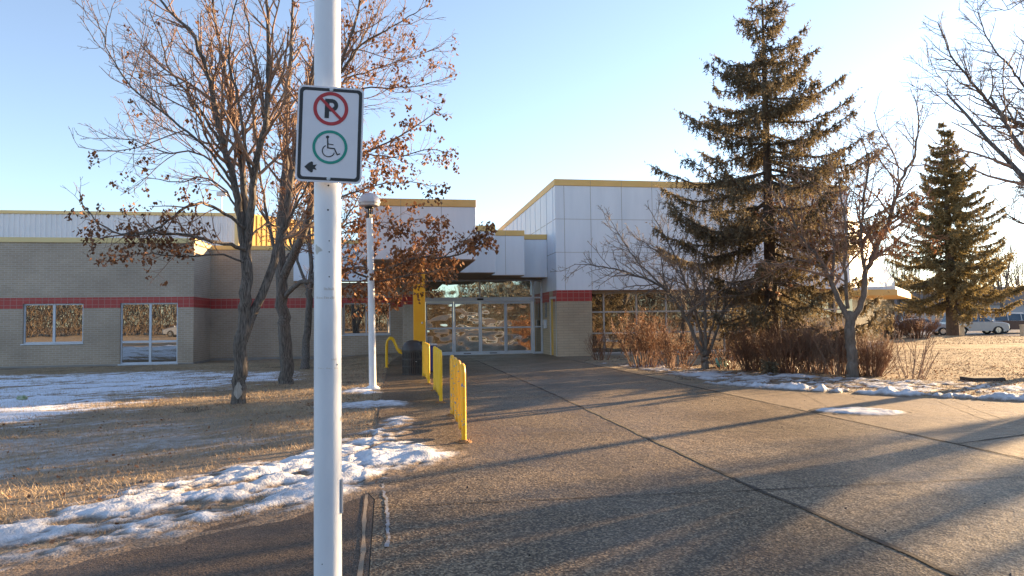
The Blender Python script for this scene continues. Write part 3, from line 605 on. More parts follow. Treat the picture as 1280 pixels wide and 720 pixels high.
# ------------------------------------------------------------------ street furniture
# sign on the white pole
pc = np.array([-.31, 3.27, 0.0])
S = empty("sign_post", (pc[0], pc[1], .012), "tall white painted pole carrying the no parking and wheelchair sign, closest to the viewer", "sign post")
b = MB(); b.tube([(pc[0],pc[1],.03),(pc[0],pc[1],1.2),(pc[0],pc[1],2.6),(pc[0],pc[1],5.4)], [.0625,.0618,.0608,.0585], 40)
b.build("pole", M_["white_paint"], S, smooth=True, auto=40)
b = MB(); b.box(pc[0]-.16, pc[0]+.16, pc[1]-.16, pc[1]+.16, .012, .032); b.build("base_plate", M_["white_paint"], S, bevel=.006)
tow = -pc/np.linalg.norm(pc); side = np.array([-tow[1]*-1, tow[0]*-1, 0]); side = np.array([tow[1]*-1, tow[0], 0])
side = side if np.dot(side, RGT) > 0 else -side
def on_pole(px, py, out=0.0):            # a point of the pole's surface seen at that pixel
    d = ray(px, py); t = np.dot(pc[:2], d[:2])/np.dot(d[:2], d[:2]); q = CAM+d*t; s = np.dot(q-pc, side)
    s = max(-.0585, min(.0585, s)); r = .0615
    c = pc+side*s+tow*math.sqrt(r*r-s*s); c[2] = q[2]; return c
for px, py, rr in [(410.5,235,.0040),(410,265,.0042),(411.5,303,.0028),(411.5,316.5,.0030),(411.5,347,.0030),(421,455,.0035),(403,700,.003)]:
    h = MB(); c = on_pole(px, py); h.ring(c-tow*.003, side, (0,0,1), tow, 0, rr, 0, .0042, n=12); h.build("bolt_hole", M_["dark_label"], S)
for k, (x0, x1, y0, y1) in enumerate([(405,418,360,363.5),(396,419,371,374),(414,421,447,449.5),(398,423,458.5,460)]):
    b = MB(); n_ = 10
    for i in range(n_):
        u0 = x0+(x1-x0)*i/n_; u1 = x0+(x1-x0)*(i+.55+.4*((i*7) % 3)/3)/n_; yj = y0+((i*5) % 4)*.5
        q = [on_pole(u0, yj), on_pole(u1, yj), on_pole(u1, y1), on_pole(u0, y1)]
        b.add([p_+tow*.0008 for p_ in q]+[p_-tow*.001 for p_ in q], [(3,2,1,0),(4,5,6,7),(0,1,5,4),(1,2,6,5),(2,3,7,6),(3,0,4,7)])
    b.build("tape_residue", mat("tape_residue_%d" % k, (.50,.49,.46), (.60,.59,.57), rough=.6, scale=60), S)
a_ = on_pole(426, 640); e_ = on_pole(426, 597); o_ = pc+side*.058+tow*.012
b = MB()
for s0, s1 in ((.058,.067),): b.frame_prism((o_[0]-side[0]*.058, o_[1]-side[1]*.058, 0), side, (0,0,1), tow, [(s0,a_[2]),(s1,a_[2]),(s1,e_[2]),(s0,e_[2])], -.02, .02)
b.build("access_cover", M_["lens"], S, bevel=.003)

sc_ = U(412.5, 168, 3.10); rl = math.radians(1.9)
en = np.array([-math.sin(math.radians(9.71-9.0)), -math.cos(math.radians(9.71-9.0)), 0])          # faces the viewer, turned a little
ex0 = np.array([-en[1], en[0], 0]); ez0 = np.array([0,0,1.0])
ex = ex0*math.cos(rl)-ez0*math.sin(rl); ey = ex0*math.sin(rl)+ez0*math.cos(rl)
ppm = 853.3/3.10
def rrect(w, hh, r, n=8):
    P = []
    for cx, cy, a0 in ((w-r,hh-r,0),(-w+r,hh-r,90),(-w+r,-hh+r,180),(w-r,-hh+r,270)):
        for i in range(n+1):
            a = math.radians(a0+90*i/n); P.append((cx+r*math.cos(a), cy+r*math.sin(a)))
    return P
hw, hh = 40.2/ppm, 60.6/ppm
b = MB(); b.frame_prism(sc_, ex, ey, en, rrect(hw, hh, .022), -.003, 0); sp = b.build("sign_panel", M_["sign_white"], S)
po, pi_ = rrect(hw*.945, hh*.962, .020), rrect(hw*.845, hh*.898, .013)
b = MB(); n_ = len(po)
vv = [sc_+ex*p[0]+ey*p[1]+en*.0008 for p in po]+[sc_+ex*p[0]+ey*p[1]+en*.0008 for p in pi_]
b.add(vv, [(i, (i+1) % n_, n_+(i+1) % n_, n_+i) for i in range(n_)]); b.build("border", M_["sign_black"], sp)
def sp2(px, py): # photo pixel relative to the sign's centre -> sign coordinates
    return ((px-412.5)/ppm, (168-py)/ppm)
def so(x, y): return sc_+ex*x+ey*y
pcx, pcy = 0.0/ppm, 32.5/ppm; R1 = 21.3/ppm
b = MB(); c = so(pcx, pcy)
b.ring(c, ex, ey, en, R1*.80, R1, .0010, .0016, n=56)
dg = (ex-ey)/math.sqrt(2); dn = (ex+ey)/math.sqrt(2); b.frame_prism(c, dg, dn, en, [(-R1*.84,-R1*.085),(R1*.84,-R1*.085),(R1*.84,R1*.085),(-R1*.84,R1*.085)], .0020, .0026)
b.build("prohibition_ring", M_["sign_red"], sp)
b = MB(); px0, pw = -.0265, .0195; bt, tp_ = pcy-.044, pcy+.045
b.frame_prism(sc_, ex, ey, en, [(px0,bt),(px0+pw,bt),(px0+pw,tp_),(px0,tp_)], .0010, .0014)
rad = .0290; cy_ = tp_-rad
b.ring(so(px0+pw+.010, cy_), ex, ey, en, rad-.0175, rad, .0010, .0014, -math.pi/2, math.pi/2, 24)
for q0, q1 in ((cy_+rad-.0175, cy_+rad), (cy_-rad, cy_-rad+.0175)): b.frame_prism(sc_, ex, ey, en, [(px0+pw,q0),(px0+pw+.010,q0),(px0+pw+.010,q1),(px0+pw,q1)], .0010, .0014)
b.build("letter_p", M_["sign_black"], sp)
gcx, gcy = .5/ppm, -16.2/ppm
b = MB(); b.ring(so(gcx, gcy), ex, ey, en, R1*.84, R1*1.0, .0010, .0016, n=56); b.build("access_ring", M_["sign_green"], sp)
b = MB()
def stroke(p, q, w):
    p, q = np.array(p), np.array(q); t = (q-p)/np.linalg.norm(q-p); n2 = np.array([-t[1], t[0]])*w/2
    b.frame_prism(sc_, ex, ey, en, [tuple(p+n2), tuple(p-n2), tuple(q-n2), tuple(q+n2)], .0010, .0014)
k = R1/20.5
def wc(x, y): return (gcx+x*k, gcy+y*k)
b.ring(so(*wc(-3.2,12.2)), ex, ey, en, 0, 1.9*k, .0010, .0015, n=20)
stroke(wc(-3.0,10.5), wc(-2.5,-1.6), 1.5*k); stroke(wc(-2.9,3.9), wc(4.0,3.2), 1.1*k); stroke(wc(-2.6,-1.0), wc(5.4,-1.5), 1.5*k); stroke(wc(5.0,-1.2), wc(8.9,-9.0), 1.5*k); stroke(wc(8.4,-8.8), wc(12.2,-7.4), 1.3*k)
b.ring(so(*wc(-1.6,-4.6)), ex, ey, en, 6.5*k, 7.7*k, .0010, .0014, math.radians(118), math.radians(345), 40)
b.build("wheelchair_symbol", M_["sign_black"], sp)
b = MB(); ax, ay = sp2(390.5, 210.3); q = 1/ppm
b.frame_prism(so(ax, ay), ex, ey, en, [(-7.6*q,0),(-2.5*q,5*q),(1.0*q,7*q),(2.6*q,6.2*q),(3.0*q,2.6*q),(7.4*q,3.4*q),(5.2*q,0),(7.4*q,-3.4*q),(3.0*q,-2.6*q),(2.6*q,-6.2*q),(1.0*q,-7*q),(-2.5*q,-5*q)], .0010, .0014); b.build("arrow", M_["sign_black"], sp)
for yy in (hh*.935, -hh*.925):
    b = MB(); b.ring(so(0, yy), ex, ey, en, 0, .0085, .0012, .003, n=18); b.ring(so(0, yy), ex, ey, en, 0, .0058, .003, .0065, n=6)
    b.ring(so(0, yy), ex, ey, en, 0, .004, -.05, -.0032, n=8); b.build("bolt", M_["zinc"], sp)

# walkway lamp
L = empty("walkway_lamp", (-.48, 14.7, .0), "slim white lamp post with a domed cap standing in snow beside the walkway", "lamp post")
b = MB(); b.tube([(-.48,14.7,.05),(-.50,14.72,2.0),(-.535,14.74,3.62)], [.075,.072,.068], 20); b.build("pole", M_["lamp_white"], L, smooth=True, auto=40)
b = MB(); b.box(-.63,-.33,14.55,14.85,-.03,.035); b.lathe((-.48,14.7,.035), [(.13,0),(.13,.02),(.085,.05)], 16); b.build("base_plate", M_["lamp_white"], L, bevel=.01)
b = MB(); t = (-.535,14.74,3.62)
for a in range(4): b.tube([(t[0]+.05*math.cos(a*1.57),t[1]+.05*math.sin(a*1.57),3.6),(t[0]+.075*math.cos(a*1.57),t[1]+.075*math.sin(a*1.57),3.86)], .009, 6)
b.lathe((t[0],t[1],3.62), [(.07,0),(.045,.01),(.04,.2),(.10,.22),(.10,.24)], 16); b.build("neck", M_["dark_metal"], L)
b = MB(); b.lathe((t[0],t[1],3.87), [(.17,0),(.205,.015),(.214,.06),(.215,.07)], 32); b.build("lens_ring", M_["lens"], L, smooth=True, auto=35)
b = MB(); b.lathe((t[0],t[1],3.942), [(.230,0),(.234,.02),(.227,.05),(.203,.112),(.16,.168),(.10,.207),(.05,.222),(.001,.227)], 32); b.build("dome_cap", M_["dome"], L, smooth=True, auto=50)

# wave bicycle racks
def rack(x0, y0, x1, y1, label, mt, hgt=.905):
    d = np.array([x1-x0, y1-y0]); Lg = np.linalg.norm(d); d /= Lg
    R_ = empty("bike_rack", (x0, y0, .012), label, "bike rack", "yellow wave bike racks along the walk")
    n = 7; tw_ = .20; bw_ = (Lg-4*tw_)/3; rt_, rb_ = tw_/2, bw_/2; pts = []; hi_ = hgt-rt_-.028; bd_ = .16; lo_ = .10+bd_
    xs0 = [0.0]
    for i in range(n): xs0.append(xs0[-1]+(tw_ if i % 2 == 0 else bw_))
    for i in range(n+1):
        up = i % 2 == 0; s = xs0[i]; r = rt_ if up else rb_
        if i == 0: pts += [(0, .02), (0, .3)]
        z = [lo_+(hi_-lo_)*t for t in (0,.5,1)]
        pts += [(s, q) for q in (z if up else z[::-1])] if i else [(0, hi_*.7), (0, hi_)]
        if i < n:
            for j in range(1, 10):
                a = math.pi*j/10; pts.append((s+r-r*math.cos(a), (hi_+r*math.sin(a)) if up else (lo_-bd_*math.sin(a))))
    pts += [(Lg, .2), (Lg, .02)]
    P = [(x0+d[0]*s, y0+d[1]*s, .012+z) for s, z in pts]
    b = MB(); b.tube(P, .030, 14); b.build("wave_tube", mt, R_, smooth=True, auto=60)
    for s in (0, Lg):
        b = MB(); c = (x0+d[0]*s, y0+d[1]*s); b.lathe((c[0],c[1],.012), [(.095,0),(.095,.012),(.05,.014),(.04,.03)], 20); pl = b.build("base_plate", M_["rust"], R_)
        b = MB()
        for a in (.6, 2.2, 3.7, 5.3): b.lathe((c[0]+.07*math.cos(a), c[1]+.07*math.sin(a), .024), [(.012,0),(.012,.014)], 6)
        b.build("bolt", M_["rust"], pl)
    return R_
rack(.775, 7.98, .825, 10.25, "chipped orange yellow wave bike rack nearest the snow bank, closest of the three", M_["rack_yellow"])
rack(.765, 11.9, .775, 13.95, "clean yellow wave bike rack in the middle of the row of three", M_["bright_yellow"])
rack(.725, 15.45, .69, 17.45, "yellow wave bike rack right beside the black trash can, farthest of the three", M_["bright_yellow"])

# trash can with dome hood
T = empty("trash_can", (.46, 18.35, .012), "black slatted trash can with a hooded dome lid beside the racks", "trash can")
b = MB()
for i in range(30):
    a = 2*math.pi*i/30; c = np.array([.46+.285*math.cos(a), 18.35+.285*math.sin(a), .04]); tx = np.array([-math.sin(a), math.cos(a), 0]); nn = np.array([math.cos(a), math.sin(a), 0])
    b.frame_prism(c, tx, (0,0,1), nn, [(-.019,0),(.019,0),(.019,.58),(-.019,.58)], -.006, .006)
b.build("slats", M_["trash_black"], T)
b = MB(); b.lathe((.46,18.35,.02), [(.25,0),(.262,.01),(.262,.57),(.25,.58)], 28)
b.build("liner", M_["rubber"], T, smooth=True, auto=40)
b = MB()
for zz in (.035, .24, .43, .62): b.ring((.46,18.35,zz), (1,0,0), (0,1,0), (0,0,1), .27, .298, -.018, .018, n=32)
b.build("hoop", M_["trash_black"], T)
b = MB(); b.lathe((.46,18.35,.64), [(.305,0),(.31,.02),(.30,.05),(.285,.12),(.245,.19),(.18,.245),(.10,.275),(.001,.283)], 32); lid = b.build("dome_lid", M_["trash_black"], T, smooth=True, auto=50)
b = MB(); b.frame_prism((.46+.20, 18.35-.02, .80), (0,1,0), (0,0,1), (1,0,0), [(-.13,-.1),(.13,-.1),(.13,.05),(.09,.085),(-.09,.085),(-.13,.05)], -.02, .105); b.build("opening", M_["dark_label"], lid)
b = MB(); b.box(.51,.545,18.06,18.066,.36,.375); b.build("handle", M_["zinc"], T)
# blue recycling bin behind the second rack
Rb = empty("recycling_bin", (1.02, 19.2, .012), "narrow blue recycling bin glimpsed between the yellow racks", "bin")
b = MB(); b.add([(.92+s*.02,19.0+t*.02,.03) for s, t in ((0,0),(8,0),(8,15),(0,15))]+[(.88,18.98,.74),(1.12,18.98,.74),(1.12,19.34,.74),(.88,19.34,.74)], [(0,3,2,1),(4,5,6,7),(0,1,5,4),(1,2,6,5),(2,3,7,6),(3,0,4,7)]); b.build("bin_body", M_["bin_blue"], Rb, bevel=.015)
b = MB(); b.box(.865,1.135,18.96,19.36,.743,.79); b.build("lid", M_["lens"], Rb, bevel=.015)
# bench seen from its end
Bn = empty("bench", (-.10, 21.9, .012), "yellow tubular bench with a curled back, under the stepped canopy", "bench")
def bprof(z): return z
pf = [(-.26,.0),(-.265,.3),(-.262,.66),(-.24,.80),(-.17,.875),(-.09,.86),(-.03,.78),(.02,.66),(.07,.54),(.13,.45),(.21,.415),(.32,.43),(.43,.455),(.52,.455),(.545,.42),(.54,.3),(.535,.0)]
for yy in (21.45, 23.2):
    b = MB(); b.tube([(-.02+x_, yy, .02+z_) for x_, z_ in pf], .034, 10); b.build("side_frame", M_["bright_yellow"], Bn, smooth=True, auto=60)
    b = MB()
    for x_ in (-.28, .515): b.lathe((x_, yy, .012), [(.07,0),(.07,.01),(.04,.012)], 12)
    b.build("foot", M_["bright_yellow"], Bn)
b = MB()
for i in range(11):
    t = i/10; x_, z_ = .16+.36*t, .455+.02*t; b.box(-.02+x_-.011, -.02+x_+.011, 21.45, 23.2, z_-.005, z_+.008)
b.build("seat_slats", M_["bright_yellow"], Bn)
b = MB()
for i in range(9):
    t = i/8; x_, z_ = -.04+.15*t, .82-.34*t; b.box(-.02+x_-.008, -.02+x_+.008, 21.45, 23.2, z_-.012, z_+.012)
b.build("back_slats", M_["bright_yellow"], Bn)

# low concrete wall by the end wing, litter, slab
q0, q1 = G(1036, 441), G(1105, 437)
LW = MB(); d_ = (q1-q0)[:2]; d_ /= np.linalg.norm(d_); n_ = np.array([-d_[1], d_[0]])*.3
LW.prism([tuple(q0[:2]), tuple(q1[:2]), tuple(q1[:2]+n_), tuple(q0[:2]+n_)], -.2, .36)
o = LW.build("low_wall", M_["concrete_grey"], None, bevel=.02); tag(o, "low concrete wall with a sunlit end, behind the reddish bushes", "wall")
def blob(name, c, r, mt, seed, label, cat, flat=.7):
    rg = np.random.default_rng(seed); v, f = [], []
    n, m_ = 16, 10
    for i in range(m_+1):
        for j in range(n):
            th, ph = math.pi*i/m_, 2*math.pi*j/n; d = np.array([math.sin(th)*math.cos(ph), math.sin(th)*math.sin(ph), math.cos(th)*flat])
            s = .62+.75*float(fbm(np.array([d[0]*1.7+seed]), np.array([d[1]*1.7+d[2]*2.3]), 4)[0])+ (.12*rg.random() if 0 < i < m_ else 0)
            v.append(np.array(c)+d*r*s)
    f = [(i*n+j, (i+1)*n+j, (i+1)*n+(j+1) % n, i*n+(j+1) % n) for i in range(m_) for j in range(n)]
    b = MB(); b.add(v, f); o = b.build(name, mt); return tag(o, label, cat)
p = drop(G(903, 459)); blob("plastic_bag", p+[0,0,.11], .21, M_["litter_teal"], 3, "crumpled teal plastic bag lying under the bare multi-stemmed tree", "bag")
p = drop(G(990, 464)); blob("plastic_bag", p+[0,0,.07], .15, M_["litter_white"], 5, "crumpled white plastic bag at the foot of the brown hedge", "bag", .5)
p = drop(G(28, 500)); blob("litter_scrap", p+[0,0,.05], .09, mat("litter_green", (.12,.2,.05), (.5,.5,.4), rough=.5, scale=16), 8, "small green and white scrap lying on the lawn snow", "litter", .6)
p = drop(G(1226, 476)); b = MB(); b.prism([(p[0]-.36,p[1]-.2),(p[0]+.30,p[1]-.32),(p[0]+.40,p[1]+.16),(p[0]-.28,p[1]+.26)], p[2]-.1, p[2]+.07); tag(b.build("drain_slab", M_["slab_dark"], None, bevel=.02), "dark rusty drain slab set in the dry grass", "drain cover")

# ------------------------------------------------------------------ trees
class Tubes:
    """many tapering tubes, meshed in batches"""
    def __init__(s): s.b = {}
    def add(s, pts, r0, r1, n):
        pts = np.asarray(pts, float); s.b.setdefault((len(pts), n), []).append((pts, r0, r1))
    def mesh(s):
        V, Fq, off = [], [], 0
        for (m, n), items in s.b.items():
            P = np.stack([i[0] for i in items]); k = len(items)
            r0 = np.array([i[1] for i in items]); r1 = np.array([i[2] for i in items])
            R_ = r0[:, None]+(r1-r0)[:, None]*np.linspace(0, 1, m)[None]
            T = np.empty_like(P); T[:, 1:-1] = P[:, 2:]-P[:, :-2]; T[:, 0] = P[:, 1]-P[:, 0]; T[:, -1] = P[:, -1]-P[:, -2]
            T /= np.linalg.norm(T, axis=2, keepdims=True)+1e-9
            tm = P[:, -1]-P[:, 0]; tm /= np.linalg.norm(tm, axis=1, keepdims=True)+1e-9
            ref = np.where(np.abs(tm[:, :1]) < .75, np.array([[1., 0, 0]]), np.array([[0, 1., 0]]))[:, None, :]
            A = ref-T*np.sum(ref*T, axis=2, keepdims=True); A /= np.linalg.norm(A, axis=2, keepdims=True)+1e-9; Bv = np.cross(T, A)
            w = 2*np.pi*np.arange(n)/n
            ringv = P[:, :, None]+(A[:, :, None]*np.cos(w)[None, None, :, None]+Bv[:, :, None]*np.sin(w)[None, None, :, None])*R_[:, :, None, None]
            V.append(ringv.reshape(-1, 3))
            i = np.arange(m-1)[:, None]*n; j = np.arange(n)[None]; j2 = (j+1) % n
            q = np.stack([i+j, i+j2, i+n+j2, i+n+j], -1).reshape(-1, 4)
            Fq.append((q[None]+(np.arange(k)*m*n)[:, None, None]+off).reshape(-1, 4)); off += k*m*n
        return np.concatenate(V), np.concatenate(Fq)
    def obj(s, name, mt, parent): 
        v, f = s.mesh(); return np_obj(name, v, f, mt, parent, smooth=True)

def smooth_line(pts, k):
    pts = np.asarray(pts, float); n = len(pts)
    if n < 3: t = np.linspace(0, 1, k)[:, None]; return pts[0]*(1-t)+pts[-1]*t
    L = np.r_[0, np.cumsum(np.linalg.norm(np.diff(pts, axis=0), axis=1))]; q = np.linspace(0, L[-1], k)
    out = np.empty((k, 3))
    for a, s in enumerate(q):
        i = min(max(np.searchsorted(L, s, side='right')-1, 0), n-2); t = (s-L[i])/(L[i+1]-L[i]+1e-9)
        p0 = pts[max(i-1, 0)]; p1 = pts[i]; p2 = pts[i+1]; p3 = pts[min(i+2, n-1)]
        out[a] = .5*((2*p1)+(-p0+p2)*t+(2*p0-5*p1+4*p2-p3)*t*t+(-p0+3*p1-3*p2+p3)*t**3)
    return out

def nrm(v): return v/(np.linalg.norm(v)+1e-9)
def sprout(rg, T, tips, line, r0, r1, lvl, P):
    """grow side shoots on a line; P: per level (spacing, angle, length factor, up pull, wander, start)"""
    if lvl >= len(P['sp']): return
    L = np.linalg.norm(np.diff(line, axis=0), axis=1).sum(); n = len(line)
    k = max(1, int(L/P['sp'][lvl]*rg.uniform(.8, 1.2)))
    for i in range(k):
        t = P['st'][lvl]+(1-P['st'][lvl])*((i+rg.random())/k); x = t*(n-1); a = int(min(x, n-2)); p = line[a]+(line[a+1]-line[a])*(x-a)
        tan = nrm(line[a+1]-line[a]); rad = r0+(r1-r0)*t
        az = rg.uniform(0, 2*np.pi); e1 = nrm(np.cross(tan, [.3, .5, .81])); e2 = np.cross(tan, e1)
        ang = np.radians(rg.uniform(*P['an'][lvl])); d = nrm(tan*math.cos(ang)+(e1*math.cos(az)+e2*math.sin(az))*math.sin(ang))
        ln = min(P['mx'][lvl], L*P['lf'][lvl])*(1.15-.75*t)*rg.uniform(.55, 1.25)
        if ln < .05: continue
        m = P['seg'][lvl]; pts = [p]; q = p
        for j in range(m-1):
            d = nrm(d+np.array([0, 0, P['up'][lvl]])+rg.normal(0, P['wa'][lvl], 3)); q = q+d*ln/(m-1); pts.append(q)
        pts = np.array(pts); rr = max(P['rm'][lvl], min(rad*.6, P['rx'][lvl]))
        T[min(lvl, len(T)-1)].add(pts, rr, max(P['rm'][lvl]*.7, rr*.35), P['nn'][lvl])
        tips.append((pts[-1], pts, lvl))
        sprout(rg, T, tips, pts, rr, rr*.4, lvl+1, P)
ASH = dict(sp=(.21,.145,.125), st=(.25,.2,.15), an=((28,55),(30,60),(30,65)), lf=(.46,.48,.5), mx=(1.6,.8,.40), up=(.10,.10,.06), wa=(.10,.14,.16), seg=(7,5,4), rm=(.007,.0044,.0036), rx=(.034,.012,.006), nn=(5,4,3))

def leaves(name, pts, mt, parent, seed, size=(.04,.085), per=(5,9), spread=.09):
    rg = np.random.default_rng(seed); V = []
    for p in pts:
        k = rg.integers(*per); o = p+rg.normal(0, spread*.45, (k, 3)); o[:, 2] -= rg.random(k)*spread*1.1
        a = rg.uniform(0, 2*np.pi, k); s = rg.uniform(*size, k)
        dn = np.stack([np.cos(a)*.5, np.sin(a)*.5, -rg.uniform(.3, 1.2, k)], 1); dn /= np.linalg.norm(dn, axis=1, keepdims=True)
        sd = np.stack([-np.sin(a), np.cos(a), rg.uniform(-.4, .4, k)], 1); bk = np.cross(dn, sd)*rg.uniform(-.4, .4, (k, 1))
        q = np.stack([o, o+(dn*.55+sd*.42+bk)*s[:, None], o+dn*s[:, None]*1.05, o+(dn*.5-sd*.42+bk)*s[:, None]], 1)
        V.append(q.reshape(-1, 3))
    V = np.concatenate(V); return np_obj(name, V, np.arange(len(V)).reshape(-1, 4), mt, parent)

def bare_tree(name, base, label, cat, group, limbs, P, seed, leafp=None, leafm="dead_leaf", bark="bark", tw="twig", root_flare=True, leaf_kw={}, skip=1):
    """limbs: (points, start radius, end radius, sprouts?) in world coordinates"""
    t = empty(name, base, label, cat, group); rg = np.random.default_rng(seed)
    trunk, boughs, T = Tubes(), Tubes(), [Tubes(), Tubes()]; tips = []
    for i, (pts, r0, r1, spr) in enumerate(limbs):
        k = max(8, 4*len(pts)); ln = smooth_line(pts, k); ln[1:-1] += rg.normal(0, .012 if i else .018, ln[1:-1].shape)
        (trunk if i < skip else boughs).add(ln, r0, r1, 12 if r0 > .06 else 8)
        if i == 0 and root_flare:
            ln2 = smooth_line([np.array(pts[0])-[0,0,.12], np.array(pts[0])+[0,0,.10], np.array(pts[0])+(np.array(pts[1])-np.array(pts[0]))*.25+[0,0,.05]], 6); trunk.add(ln2, r0*1.45, r0*.95, 12)
        if spr: sprout(rg, T, tips, ln, r0, r1, 0 if spr is True else spr-1, P)
    trunk.obj("trunk", MATS[bark], t)
    if boughs.b: boughs.obj("limbs", MATS[bark], t)
    if T[0].b: T[0].obj("branches", MATS[tw], t)
    if T[1].b: T[1].obj("twigs", MATS[tw], t)
    if leafp is not None:
        lp = [tp for tp, ln, lv in tips if lv >= 1 and rg.random() < leafp(tp)]
        if lp: leaves("leaves", lp, MATS[leafm], t, seed+5, **leaf_kw)
    return t
def pix(d0, path): return [U(u, v, d0+dd) for u, v, dd in path]

# the three ash trees on the lawn
d1 = 12.08
b1 = drop(G(298, 505))
tr = [b1-np.array([0,0,.1])]+pix(d1, [(300,470,0),(303,420,0),(307,370,0),(308,335,.05),(306,305,.1)])
L1 = [(tr, .125, .092, False),
 (pix(d1, [(302,430,0),(314,398,.05),(334,350,.15),(350,300,.3),(362,240,.5),(375,160,.6),(392,80,.7),(402,-20,.8)]), .085, .022, True),
 (pix(d1, [(306,308,.1),(300,270,.1),(292,225,0),(280,185,-.1),(270,140,-.2),(258,85,-.3),(238,40,-.35),(205,5,-.4),(190,-20,-.4)]), .075, .014, True),
 (pix(d1, [(307,310,.1),(306,250,.2),(300,200,.35),(290,140,.4),(280,85,.5),(270,30,.5),(262,-40,.5)]), .070, .014, True),
 (pix(d1, [(308,312,.1),(314,262,.0),(318,210,-.2),(331,160,-.4),(336,90,-.5),(335,20,-.6),(330,-50,-.6)]), .075, .016, True),
 (pix(d1, [(316,230,-.1),(306,180,-.5),(296,120,-.7),(285,60,-.8),(296,0,-.9)]), .032, .010, True),
 (pix(d1, [(331,160,-.4),(325,100,-.1),(312,40,.2),(300,-20,.3)]), .03, .010, True),
 (pix(d1, [(285,195,0),(268,165,.2),(240,125,.3),(212,85,.4),(200,45,.5),(186,10,.5)]), .034, .007, True),
 (pix(d1, [(297,240,0),(262,190,-.4),(215,150,-.7),(165,110,-.8),(135,62,-.8),(122,25,-.8)]), .028, .006, True),
 (pix(d1, [(300,252,.1),(255,195,.5),(205,190,.7),(165,175,.9),(138,172,1.0)]), .024, .006, True),
 (pix(d1, [(305,285,.0),(275,262,-.5),(240,255,-.9),(195,285,-1.2),(150,292,-1.3),(115,270,-1.3),(100,240,-1.3)]), .030, .006, 2),
 (pix(d1, [(306,312,.0),(270,302,-.6),(220,292,-1.0),(170,293,-1.4),(125,298,-1.6)]), .036, .008, 2),
 (pix(d1, [(305,270,.1),(265,225,.5),(220,228,.8),(185,222,1.0)]), .022, .006, 2),
 (pix(d1, [(308,330,.0),(275,318,-.4),(230,320,-.7),(170,318,-.8),(138,328,-.8)]), .020, .005, 2),
 (pix(d1, [(352,295,.3),(368,262,.0),(388,225,-.3),(405,190,-.4)]), .028, .007, True),
 (pix(d1, [(308,300,.1),(330,282,.8),(352,285,1.2),(380,300,1.5)]), .022, .006, True)]
leaf1 = lambda p: .62 if (p[2] < 3.6 and p[0] < -3.1) else (.10 if p[2] < 4.6 else .012)
bare_tree("ash_tree", b1, "nearest lawn tree with forked trunk and a pale bark scar at its foot", "tree", "bare trees on the lawn by the brick wing", L1, ASH, 11, leaf1)
t1_ = bpy.data.objects["ash_tree"]; rg_ = np.random.default_rng(3); v_, q_ = [], []
mat("bare_wood", (.30,.26,.22), (.42,.38,.33), rough=.8, scale=14, bump=.4, stretch=(3,3,.6))
for i in range(9):
    z_ = .10+.036*i; hw_ = math.radians(30*math.sin(math.pi*(i+.6)/9.2)+rg_.uniform(-4, 4)); r_ = .158-.030*i/8+.004; cx_ = b1+np.array([.01*i/8, 0, 0])
    for j in range(7):
        a_ = math.radians(-82)+hw_*(j-3)/3; v_.append((cx_[0]+r_*math.cos(a_), cx_[1]+r_*math.sin(a_), b1[2]+z_))
q_ = [(i*7+j, i*7+j+1, i*7+j+8, i*7+j+7) for i in range(8) for j in range(6)]
np_obj("bark_scar", v_, q_, MATS["bare_wood"], t1_, smooth=True)
d2 = 16.6; b2 = drop(G(358, 477))
